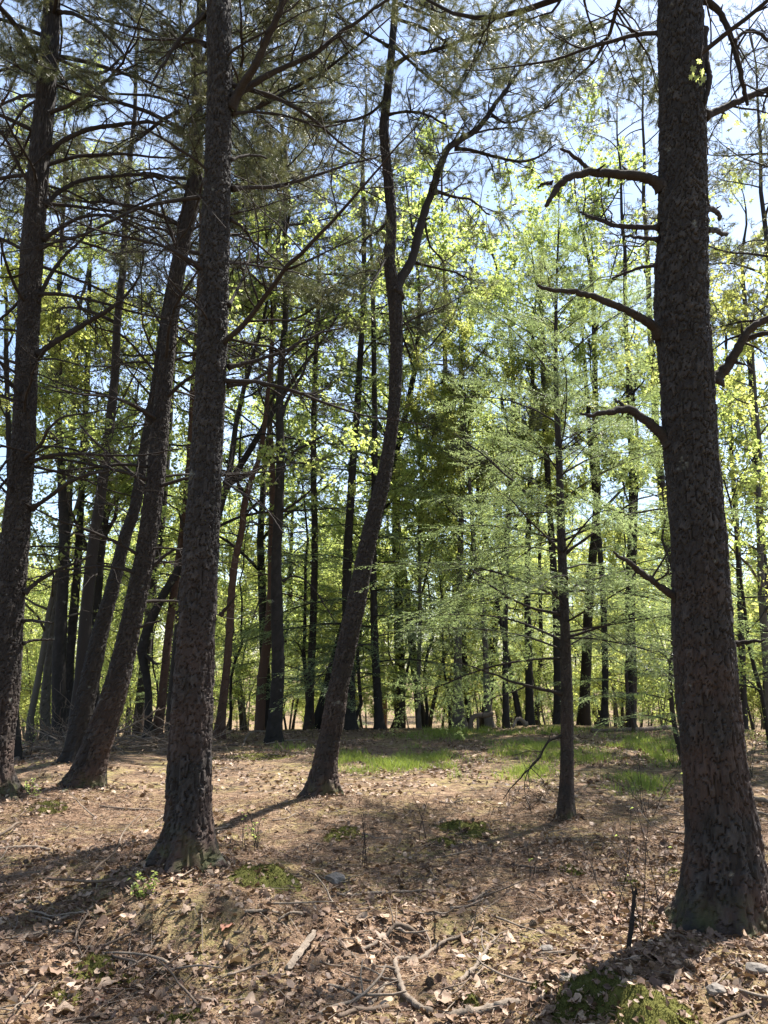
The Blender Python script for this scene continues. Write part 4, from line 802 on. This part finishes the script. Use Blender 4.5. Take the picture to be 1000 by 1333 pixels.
# charred stake
b = hit(818, 1238); tp, s = at(826, 1160, b[1]); P = spline(np.array([b-[0, 0, .1], b, b*.55+tp*.45+[.004, 0, 0], tp]), 26); th = np.arange(10)*.628
g = Geo(); tube(g, P-b, s*3.4*(1-.25*np.linspace(0, 1, 26))*(1+.16*rg.normal(size=26)), 9)
for q in range(4): e = P[-1]-b+rg.normal(size=3)*[.006, .006, 0]; cones(g, e[None]-[0, 0, .02], e[None]+[[rg.normal()*.01, 0, rg.uniform(.015, .04)]], .007, .001)
cones(g, (P[16]-b)[None], (P[16]-b+[.04, 0, .02])[None], .005, .002)
obj('charred_stake', g.mesh('charred_stake', M['charred'], False), loc=b, label='charred black stake standing upright near the thickest pine', cat='stake')

# brush pile
b = hit(186, 978); ro = bpy.data.objects.new('brush_pile', None); C.objects.link(ro); ro.location = b; tag(ro, 'tangled grey heap of dead sticks between tilted pine and big pine', 'brush pile')
SM = []
for q in range(8):
    g = Geo(); d = np.array([1., 0, .1]); pp = [np.zeros(3)]; Ls = rg.uniform(.9, 1.7)
    for z in range(9): d = unit(d+rg.normal(size=3)*.14); pp.append(pp[-1]+d*Ls/9)
    pp = np.array(pp); tube(g, pp, np.linspace(.016, .004, 10)*rg.uniform(.6, 1.3), 5)
    for z in range(2, 9):
        e = unit(unit(pp[z+1]-pp[z])*.6+rg.normal(size=3)*.8)*rg.uniform(.15, .5); k_ = pp[z]+np.cumsum(np.repeat(e[None]/4, 4, 0)+rg.normal(size=(4, 3))*.02, 0); tube(g, np.vstack([pp[z], k_]), np.linspace(.007, .002, 5), 4)
    SM.append(g.mesh('stick', M['deadwood' if q % 3 else 'deadwood_dark'], True))
for q in range(96):
    x, y = rg.normal()*.62, rg.normal()*.75; hh = .62*math.exp(-(x/.8)**2-(y/.9)**2)*rg.random()
    o = obj('stick', SM[q % 8], ro, (x-.4, y, float(gz(b[0]+x, b[1]+y))-b[2]+hh+.02)); o.rotation_euler = (rg.uniform(0, 6.28), rg.normal()*.16-.05, rg.choice([0, 3.14])+rg.normal()*.6); s_ = rg.uniform(.55, 1.15); o.scale = (s_, s_, s_)

# scattered sticks, each its own thing
PLACES = [(*hit(u_, v_)[:2], n_) for u_, v_, n_ in ((243, 1122, 'the big straight pine'), (944, 1208, 'the thickest pine'), (0, 1036, 'the upright scaly pine'), (110, 1026, 'the stout tilted pine'), (420, 1036, 'the curved forked pine'), (736, 1066, 'the young slim hemlock'), (822, 1236, 'the charred stake'), (516, 1253, 'the elbowed branch'), (392, 1244, 'the split grey chunk'), (605, 1080, 'the open moss hump'), (120, 1262, 'the yellow moss strip'), (345, 1142, 'the mossy rooty bank'), (640, 1316, 'the ragged grey log'), (70, 1180, 'the shadow stripe'), (690, 1185, 'the bent litter branch'), (500, 998, 'the grass patches'), (477, 1130, 'the bare upright shoots'), (232, 1328, 'the dull moss patch'))]
SS = []
for q in range(9):
    g = Geo(); d = np.array([1., 0, 0]); pp = [np.zeros(3)]; Ls = rg.uniform(.16, .5)
    for z in range(7): d = unit(d+rg.normal(size=3)*[.1, .2, .06]); pp.append(pp[-1]+d*Ls/7)
    pp = np.array(pp); tube(g, pp, np.linspace(.008, .004, 8)*rg.uniform(.6, 1.2), 6)
    if q % 2: tube(g, np.array([pp[4], pp[4]+[.04, .06, .02], pp[4]+[.09, .10, .03]]), np.array([.004, .003, .002]), 4)
    SS.append((g.mesh('stick', M['deadwood'], True), g.mesh('stick', M['deadwood_dark'], True)))
for q in range(150):
    v = 1010+320*rg.random()**.8; u = rg.uniform(-40, 1040); p = hit(u, v)
    if p[1] < 3.0: continue
    p[2] = float(gz(p[0], p[1]))+.014; k = int(rg.random() < .45)
    o = obj('stick', SS[q % 9][k], loc=p); o.rotation_euler = (rg.uniform(-.5, .5), rg.normal()*.08, rg.uniform(0, 6.28)); s_ = rg.uniform(.7, 1.4); o.scale = (s_, s_, s_)
    nr = min(PLACES, key=lambda m_: (m_[0]-p[0])**2+(m_[1]-p[1])**2)[2]; lb = 'small loose '+['pale', 'dark'][k]+' stick in the litter near '+nr
    tag(o, lb, 'stick', lb.replace(' stick ', ' sticks '))

# exposed roots
def root(t, pxs, lift=-.01):
    P = []; rr = []
    for u, v, wd in pxs: h_ = hit(u, v); P.append(h_); rr.append(wd*np.linalg.norm(h_)/FPX/2)
    D = spline(np.c_[np.array(P), np.array(rr)], 22); Q = D[:, :3].copy(); Q[:, 2] = gz(Q[:, 0], Q[:, 1])+lift+.01*np.sin(np.linspace(0, 9, 22)); g = Geo(); tube(g, Q-t.b, D[:, 3]*(1+.15*rg.normal(size=22)), 8); obj('root', g.mesh('root', t.mat, True), t.root)
for pxs in ([(225, 1112, 22), (205, 1122, 15), (185, 1134, 9), (165, 1146, 4)], [(262, 1108, 18), (278, 1118, 12), (292, 1126, 7), (306, 1130, 3)], [(250, 1120, 16), (256, 1136, 10), (262, 1150, 5)]): root(big, pxs)
for pxs in ([(905, 1198, 26), (888, 1210, 16), (872, 1222, 8), (862, 1230, 3)], [(960, 1212, 22), (975, 1224, 13), (990, 1232, 6)]): root(right, pxs)
for pxs in ([(408, 1034, 12), (397, 1042, 7), (388, 1046, 3)], [(432, 1032, 12), (444, 1036, 7), (452, 1038, 3)]): root(mid, pxs)
for pxs in ([(0, 1030, 20), (14, 1038, 12), (26, 1044, 6)],): root(leftp, pxs)
for pxs in ([(98, 1024, 16), (86, 1030, 9), (78, 1034, 4)],): root(tilt, pxs)

# moss cushions
MOSSY = []
def mz(x, y_, a, hgt): return gz(x, y_)-.016+(hgt+.02)*(1-a**2)*(.15+1.0*vnoise(x*9, y_*9, 9)+.55*vnoise(x*26, y_*26, 19))
def moss(u, v, ru, hgt, label, tone=.5):
    c = hit(u, v); dist = np.linalg.norm(c-np.array([0, 0, EYE])); r0 = 1.25*ru*dist/FPX; n, m_ = 14, 30; MOSSY.append((c, r0, hgt))
    a = np.linspace(0, 1, n)[:, None]; th = (np.arange(m_)*2*math.pi/m_)[None]; rr = a*r0*(1+.28*(vnoise(np.cos(th)*1.8+u, np.sin(th)*1.8+v, 3)-.5)*2)
    x = c[0]+rr*np.cos(th); y_ = c[1]+rr*np.sin(th)*1.15; z = mz(x, y_, a, hgt)
    g = Geo(); i = np.arange(n-1)[:, None]*m_; j = np.arange(m_)[None]; k_ = (j+1) % m_
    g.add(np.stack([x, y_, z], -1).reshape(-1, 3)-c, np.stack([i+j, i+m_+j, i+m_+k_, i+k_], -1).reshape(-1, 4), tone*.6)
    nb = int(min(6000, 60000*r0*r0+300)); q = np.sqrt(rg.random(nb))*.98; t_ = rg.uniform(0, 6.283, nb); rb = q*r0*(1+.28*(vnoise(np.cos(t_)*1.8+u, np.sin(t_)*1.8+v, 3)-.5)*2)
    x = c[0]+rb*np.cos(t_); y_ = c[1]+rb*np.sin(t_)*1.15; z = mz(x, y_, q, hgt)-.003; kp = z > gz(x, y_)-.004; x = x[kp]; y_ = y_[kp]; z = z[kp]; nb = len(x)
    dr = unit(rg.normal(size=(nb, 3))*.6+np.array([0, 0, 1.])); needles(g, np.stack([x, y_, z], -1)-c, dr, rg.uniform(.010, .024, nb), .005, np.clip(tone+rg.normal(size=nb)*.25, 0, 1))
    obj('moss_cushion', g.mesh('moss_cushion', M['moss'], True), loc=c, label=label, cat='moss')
for a in [(845, 1322, 42, .075, 'bright round moss cushion half in sun next to the shade of the thickest pine', .85), (790, 1290, 52, .035, 'wide moss mat toned dark for the shade of the thickest pine', .3), (742, 1308, 30, .03, 'dark moss patch at the edge of the shaded moss mat', .35), (703, 1292, 14, .03, 'small moss tuft beside the ragged grey log end', .7), (612, 1308, 13, .025, 'small moss tuft tucked above the ragged grey log', .6),  # low tone of the wide mat puts the pine's shade into its colour
          (345, 1142, 34, .07, 'mossy hump on the rooty bank beside the big straight pine', .6), (262, 1098, 13, .05, 'moss lump growing on the foot of the big straight pine', .6), (120, 1262, 22, .03, 'curved strip of yellow moss in the sunny litter', .9), (85, 1300, 20, .02, 'low yellow moss patch in sunny litter', .9), (160, 1278, 16, .02, 'little yellow moss patch next to the curved strip', .85), (232, 1328, 26, .02, 'dull moss patch in sunny litter away from the curved strip', .6),
          (748, 1134, 15, .03, 'rounded moss tuft among bare shoots', .75), (820, 1152, 15, .03, 'pale moss tuft behind the charred stake', .7), (872, 1137, 14, .035, 'yellow moss tuft against the thickest pine', .8), (605, 1080, 34, .05, 'moss hump in the open litter near the young hemlock', .5), (580, 1098, 20, .03, 'flat moss patch in front of the moss hump', .5), (840, 1205, 20, .02, 'grey green moss pad in front of the thickest pine', .4), (445, 1087, 24, .02, 'faint moss patch on the slope below the curved forked pine', .7), (260, 990, 26, .03, 'yellow moss bank beside the big straight pine trunk', .8), (340, 985, 40, .03, 'broad yellow moss spread on the slope below the crest', .85), (60, 1052, 26, .02, 'moss streak between the upright pine and tilted pine', .7)]: moss(*a)

# stones
for u, v, rp, lb in ((738, 1278, 9, 'angular pinkish stone by the shaded moss mat'), (712, 1238, 7, 'flat pale stone in the shade of the thickest pine'), (933, 1292, 9, 'pale stone on sunny needles next to the thickest pine'), (985, 1265, 10, 'dark edged stone out in the sun past the thickest pine'), (437, 1148, 11, 'lichen covered stone on top of the rooty bank')):
    c = hit(u, v); r0 = rp*np.linalg.norm(c-np.array([0, 0, EYE]))/FPX; n, m_ = 8, 12; ph = np.linspace(0, math.pi, n)[:, None]; th = (np.arange(m_)*2*math.pi/m_)[None]
    d = np.stack([np.sin(ph)*np.cos(th), np.sin(ph)*np.sin(th), np.cos(ph)+0*th], -1); q = .75+.6*vnoise(d[..., 0]*1.7+u, d[..., 1]*1.7+d[..., 2]*1.3+v, 4); V = d*q[..., None]*r0*np.array([1.2, .9, .6]); g = Geo()
    i = np.arange(n-1)[:, None]*m_; j = np.arange(m_)[None]; k_ = (j+1) % m_; g.add(V.reshape(-1, 3), np.stack([i+j, i+m_+j, i+m_+k_, i+k_], -1).reshape(-1, 4)); obj('stone', g.mesh('stone', M['stone'], False), loc=c+[0, 0, r0*.2], label=lb, cat='stone')

# pine cones
g = Geo()
for q in range(70):
    f = q/70; a = q*2.4; rr = .024*math.sin(.25+f*2.7); z = .055*f; o_ = np.array([math.cos(a), math.sin(a), .25]); s_ = np.array([-math.sin(a), math.cos(a), 0])*.007; b0 = np.array([math.cos(a)*rr*.4, math.sin(a)*rr*.4, z]); t0 = o_*rr+[0, 0, z]
    g.add([b0-s_, b0+s_, t0+s_*.8, t0-s_*.8, t0+[0, 0, .004], b0-[0, 0, .004]], [[0, 1, 2, 3], [3, 2, 4, 4][:4]] if False else [[0, 1, 2, 3]], .4); base = g.n-6; g.addf([[3, 2, 4], [0, 3, 5], [1, 5, 2]], base)
cone_me = g.mesh('pine_cone', M['deadwood_dark'])
for u, v, lb in ((72, 1256, 'dark open pine cone in sunny litter by the yellow moss'), (300, 1243, 'open pine cone below the rooty bank'), (690, 1210, 'open pine cone in the litter near the hooked branch'), (905, 1262, 'open pine cone in front of the thickest pine'), (560, 1290, 'open pine cone inside the crook of the elbowed branch')):
    p = hit(u, v); p[2] = float(gz(p[0], p[1]))+.024; o = obj('pine_cone', cone_me, loc=p, label=lb, cat='pine cone'); o.rotation_euler = (1.4+rg.normal()*.2, 0, rg.uniform(0, 6.28))

# bare shoots and seedlings
def shrub(u, v, hp, ns, label, leafy=0, spread=.25, group=None):
    c = hit(u, v); s = np.linalg.norm(c-np.array([0, 0, EYE]))/FPX; H = hp*s; g = Geo(); lg = Geo()
    for q in range(ns):
        d = unit(np.array([rg.normal()*spread, rg.normal()*spread, 1])); p = np.array([rg.normal()*.03, rg.normal()*.03, -.03]); pp = [p]; hh = H*rg.uniform(.55, 1.05)
        for z in range(9): d = unit(d+rg.normal(size=3)*.10); p = p+d*hh/9; pp.append(p)
        pp = np.array(pp); tube(g, pp, np.linspace(.0034, .0011, 10), 4)
        for z in range(3, 9):
            for rep in range(2):
                if rg.random() < .35: continue
                e = unit(d*.6+rg.normal(size=3)*.7+[0, 0, .3])*hh*rg.uniform(.1, .26); cones(g, pp[z:z+1], pp[z:z+1]+e, .0017, .0009)
                k_ = rg.poisson(leafy); 
                if k_: leaves(lg, pp[z]+e*rg.uniform(.5, 1, (k_, 1)), rg.normal(size=(k_, 3))*[1, 1, .4], np.array([0, 0, 1.])+rg.normal(size=(k_, 3))*.5, .03, .018, rg.random(k_))
    ro = bpy.data.objects.new('shrub', None); C.objects.link(ro); ro.location = c; tag(ro, label, 'shrub', group); obj('stems', g.mesh('stems', M['twig'], True), ro)
    if lg.v: obj('leaves', lg.mesh('leaves', M['maple_leaf']), ro)
for a in [(838, 1222, 190, 3, 'tallest bare twiggy shrub by the charred stake', .15), (800, 1200, 170, 2, 'bare shrub leaning beside the young hemlock and charred stake', .1), (856, 1180, 120, 4, 'clump of straight bare shoots against the thickest pine', .2), (845, 1065, 130, 5, 'twiggy shrub with few buds behind the thickest pine shade', .5), (880, 1000, 60, 6, 'leafy low shrub at the grass edge touching the thickest pine', 2.5), (975, 1010, 110, 7, 'leafy shrub past the thickest pine', 2.0), (980, 950, 90, 7, 'tall leafy shrub far past the thickest pine', 2.0),
          (545, 1092, 75, 2, 'pair of bare upright shoots in the open litter', .1), (477, 1130, 95, 3, 'bare upright shoots below the curved forked pine', .1), (340, 1110, 55, 6, 'cluster of short seedlings behind the mossy bank', .6), (320, 1108, 60, 3, 'slender seedlings next to the big straight pine', .3), (610, 1110, 60, 2, 'two thin bare shoots near the moss hump', .1), (690, 1150, 70, 2, 'two thin bare shoots near the foot of the young hemlock', .1), (40, 1040, 30, 4, 'tiny green seedling beside the upright scaly pine', 2.0), (185, 1168, 28, 6, 'tiny bright green seedling in the shadow stripe', 2.5), (700, 1045, 40, 3, 'low wispy shoots beside the young hemlock', .2), (405, 960, 40, 3, 'wispy shoot on the crest by the curved forked pine', .4), (130, 965, 50, 6, 'leggy shoots beside the brush pile', .6), (40, 985, 60, 6, 'leggy green shoots behind the upright scaly pine', .8)]: shrub(*a)

# ------------------------------------------------------------------ grass
g = Geo()
for u, v, ru, rv, n in [(495, 998, 70, 10, 5200), (560, 988, 45, 10, 2600), (690, 978, 55, 16, 4200), (690, 1006, 32, 10, 1500), (725, 952, 70, 5, 2600), (620, 953, 70, 4, 2400), (842, 972, 52, 14, 4200), (825, 1022, 42, 10, 1900), (770, 985, 40, 10, 1300), (455, 985, 30, 7, 900), (560, 960, 60, 5, 1200), (380, 975, 30, 5, 350), (870, 990, 25, 12, 900), (930, 960, 60, 8, 1400)]:
    m_ = 500; uu = u+ru*rg.normal(size=m_)*.5; vv = v+rv*rg.normal(size=m_)*.5; base = np.array([hit(a, max(b, 949)) for a, b in zip(uu[:90], vv[:90])])
    B = base[rg.integers(len(base), size=n)]+rg.normal(size=(n, 3))*[.09, .14, 0]; kp = vnoise(B[:, 0]*2.3, B[:, 1]*2.3, 78)+.35*rg.random(n) > .52; B = B[kp]; n = len(B); B[:, 2] = gz(B[:, 0], B[:, 1])-.01
    d = unit(rg.normal(size=(n, 3))*.32+np.array([0, 0, 1.])); ln = rg.uniform(.05, .15, n)[:, None]*(.6+.8*vnoise(B[:, 0]*3, B[:, 1]*3, 77))[:, None]; lean = rg.normal(size=(n, 3))*[.5, .5, .1]; sd_ = unit(np.cross(d, rg.normal(size=(n, 3))))*.0035
    md = B+d*ln*.6; tp = B+d*ln+lean*ln*.4; V = np.stack([B-sd_, B+sd_, md-sd_*.8, md+sd_*.8, tp], 1); k_ = (np.arange(n)*5)[:, None]; base_n = g.n
    g.add(V.reshape(-1, 3), k_+np.array([[0, 1, 3, 2]]), np.repeat(np.clip(rg.random(n)*.75+.25*(rg.random(n) < .15), 0, 1), 5)); g.addf(k_+np.array([[2, 3, 4]]), base_n)
obj('grass', g.mesh('grass', M['grass']), label='fresh green grass growing in patches across the clearing', cat='grass', kind='stuff')

# ------------------------------------------------------------------ leaf litter
def curl_leaf(N, x, y, size, tone, lift=.0, flat=.35):
    """eight-faced curled dry leaves"""
    z = gz(x, y)+lift; yaw = rg.uniform(0, 6.283, N); nm = unit(np.array([0, 0, 1.])+rg.normal(size=(N, 3))*flat); ax = unit(np.stack([np.cos(yaw), np.sin(yaw), 0*yaw], 1)); sd_ = unit(np.cross(nm, ax)); ax = np.cross(sd_, nm)
    curl = rg.normal(size=N)*1.3; fold = rg.uniform(-.1, .55, N); wv = size*rg.uniform(.35, .75, N); V = []
    for t_, lat in ((0, 0), (.33, 1), (.33, 0), (.33, -1), (.7, .85), (.7, 0), (.7, -.85), (1, 0)):
        a = curl*(t_-.3); l_ = size*np.where(np.abs(curl) > .05, np.sin(a)/np.where(np.abs(curl) > .05, curl, 1), t_-.3); u_ = size*np.where(np.abs(curl) > .05, (1-np.cos(a))/np.where(np.abs(curl) > .05, curl, 1), 0)
        V.append(np.stack([x, y, z], 1)+ax*l_[:, None]+nm*u_[:, None]+sd_*(lat*wv*.5)[:, None]+nm*(abs(lat)*fold*wv*.5*rg.uniform(.5, 1.4, N))[:, None])
    V = np.stack(V, 1); k_ = (np.arange(N)*8)[:, None]; g = Geo()
    g.add(V.reshape(-1, 3), np.concatenate([k_+np.array([f]) for f in ((0, 1, 2), (0, 2, 3), (4, 7, 5), (5, 7, 6))]), np.repeat(tone, 8)); g.addf(np.concatenate([k_+np.array([f]) for f in ((1, 4, 5, 2), (2, 5, 6, 3))]), 0); return g
def spots(n, y0, y1, dens):
    xs = []; ys_ = []
    while len(xs) < n:
        y = math.sqrt(rg.uniform(y0*y0, y1*y1)); x = rg.uniform(-1, 1)*(.56*y+.5)
        if dens(x, y) > rg.random(): xs.append(x); ys_.append(y)
    return np.array(xs), np.array(ys_)
def ld(x, y): return float(np.clip(.50+2.4*fbm(x*1.1+4, y*1.1, 61, 3)+.30*sstep(7, 4.5, y)*sstep(-2.5, 0.0, x), .04, 1))
lit = Geo()
N = 20500; x, y = spots(N, 2.2, 7.5, ld); tone = np.clip(rg.beta(1.3, 1.9, N)*.9, 0, .9); tone = np.where(rg.random(N) < .02, 1.0, tone); lit.join(curl_leaf(N, x, y, rg.uniform(.022, .072, N)*rg.uniform(.7, 1.1, N), tone, rg.uniform(.0, .028, N), .6))
N = 14000; x, y = spots(N, 7.3, 19, lambda a, b: ld(a, b)*.8); tone = np.clip(rg.beta(2, 1.6, N)*.88, 0, .9); lit.join(curl_leaf(N, x, y, rg.uniform(.04, .10, N), tone, rg.uniform(.002, .02, N)))
for t_, rr_, n_ in ((big, .34, 700), (right, .40, 900), (mid, .30, 350), (leftp, .36, 300), (tilt, .32, 300), (hem, .14, 150)):
    a = rg.uniform(0, 6.283, n_); q = rr_*(.62+.75*rg.random(n_)**1.5); x = t_.b[0]+np.cos(a)*q; y = t_.b[1]+np.sin(a)*q
    lit.join(curl_leaf(n_, x, y, rg.uniform(.02, .065, n_), np.clip(rg.beta(1.5, 1.7, n_)*.9, 0, .9), rg.uniform(0, .05, n_)*np.clip(1.6-q/rr_, 0, 1), .7))
N = 34000; x, y = spots(N, 2.2, 9.5, lambda a, b: 1.0); fr = np.stack([x, y, gz(x, y)+rg.uniform(0, .02, N)], 1)
leaves(lit, fr, rg.normal(size=(N, 3))*[1, 1, .5], np.array([0, 0, 1.])+rg.normal(size=(N, 3))*.8, rg.uniform(.008, .034, N), rg.uniform(.006, .016, N), np.clip(rg.beta(1.3, 1.6, N)*.92, 0, .92))
for c_, r_, h_ in MOSSY:
    n_ = int(30+900*r_*r_); a = rg.uniform(0, 6.283, n_); q = np.sqrt(rg.random(n_)); x = c_[0]+np.cos(a)*q*r_; y = c_[1]+np.sin(a)*q*r_*1.1
    lit.join(curl_leaf(n_, x, y, rg.uniform(.02, .06, n_), np.clip(rg.beta(1.5, 1.7, n_)*.9, 0, .9), np.maximum(mz(x, y, q, h_)-gz(x, y), 0)+.014, .6))
obj('leaf_litter', lit.mesh('leaf_litter', M['dry_leaf']), label='crumpled brown leaf litter spread over the forest floor', cat='leaf litter', kind='stuff')
ndl = Geo(); N = 115000
yy = np.sqrt(rg.uniform(2.2**2, 9.5**2, N)); xx = rg.uniform(-1, 1, N)*(.56*yy+.5); zz = gz(xx, yy)+rg.uniform(0, .02, N); a = rg.uniform(0, 6.283, N)
needles(ndl, np.stack([xx, yy, zz], 1), unit(np.stack([np.cos(a), np.sin(a), rg.normal(size=N)*.22], 1)), rg.uniform(.04, .09, N), .0028, rg.random(N))
obj('needle_litter', ndl.mesh('needle_litter', M['straw']), label='fallen rusty pine needles strewn over the forest floor', cat='needle litter', kind='stuff')
tw = Geo(); N = 7000
yy = np.sqrt(rg.uniform(2.2**2, 15**2, N)); xx = rg.uniform(-1, 1, N)*(.56*yy+.5); a = rg.uniform(0, 6.283, N); ln = rg.uniform(.05, .32, N); A = np.stack([xx, yy, gz(xx, yy)+.012], 1); B = A+np.stack([np.cos(a)*ln, np.sin(a)*ln, 0*a], 1); B[:, 2] = gz(B[:, 0], B[:, 1])+rg.uniform(.005, .03, N)
cones(tw, A, B, rg.uniform(.0015, .0045, N), .0015)
obj('twig_litter', tw.mesh('twig_litter', M['deadwood']), label='fine broken twigs littering the forest floor', cat='twig litter', kind='stuff')

# the largest fallen leaves, one by one
LM = []
for q in range(8):
    n = 7; tt = np.linspace(0, 1, n); lob = (.30+.18*np.sin(tt*math.pi*(5 if q % 2 else 1)+.4*(q % 3)))*np.sin(np.clip(tt*.93+.05, 0, 1)*math.pi)**.6*1.25; cu = rg.normal()*1.0; V = []
    for k in range(n):
        for s_ in (-1, 0, 1): V.append([tt[k]-.5, s_*lob[k], cu*.25*(tt[k]-.5)**2*2+abs(s_)*lob[k]*rg.uniform(-.1, .55)+rg.normal()*.02])
    F = [[k*3+s_, (k+1)*3+s_, (k+1)*3+s_+1, k*3+s_+1] for k in range(n-1) for s_ in (0, 1)]
    for tn in (.35, .6, .8, 1.0 if q < 2 else .7): g = Geo(); g.add(np.array(V)*.11, F, tn); LM.append(g.mesh('fallen_leaf', M['dry_leaf'], True))
x, y = spots(300, 3.4, 6.2, ld)
for q in range(300):
    o = obj('fallen_leaf', LM[int(rg.integers(len(LM)))] if rg.random() < .6 else LM[int(rg.integers(8, len(LM)))], ground, (x[q], y[q], float(gz(x[q], y[q]))+.02)); o.rotation_euler = (rg.normal()*.35+(math.pi if rg.random() < .4 else 0), rg.normal()*.35, rg.uniform(0, 6.28)); s_ = rg.uniform(.4, .85); o.scale = (s_, s_, s_)

# fresh maple leaves on sprigs growing from the thick pine's edge
ang = np.linspace(-2.6, 2.6, 15); rad_ = np.array([.25, .55, .40, .62, .45, .78, .5, 1.0, .5, .78, .45, .62, .40, .55, .25]); g = Geo()
V = np.c_[np.cos(ang)*rad_, np.sin(ang)*rad_, -.12*rad_**2+.05*np.abs(np.sin(ang))]; V = np.vstack([[[0, 0, 0]], V])*.055
g.add(V, [[0, k, k+1] for k in range(1, 15)], .75); mleaf = g.mesh('leaf', M['maple_leaf'])
for lst, st in (([(903, 88), (909, 80), (914, 92), (907, 100), (916, 101), (900, 98), (911, 108)], [(915, 60), (912, 78), (908, 92)]), ([(952, 128), (945, 150), (958, 160), (968, 170), (972, 148), (950, 168), (995, 150), (998, 165), (962, 140)], [(945, 140), (958, 150), (970, 162)])):
    Yq = right.b[1]-.32; P = np.array([at(u, v, Yq)[0] for u, v in st]); g = Geo(); tube(g, P-right.b, np.array([.003, .0025, .0015]), 5); sg = obj('sprig', g.mesh('sprig', M['twig'], True), right.root)
    for u, v in lst: o = obj('leaf', mleaf, sg, at(u, v, Yq+rg.normal()*.05)[0]-right.b); o.rotation_euler = (rg.normal()*.5, .9+rg.normal()*.4, rg.uniform(0, 6.28)); s_ = rg.uniform(.6, 1.0); o.scale = (s_, s_, s_)
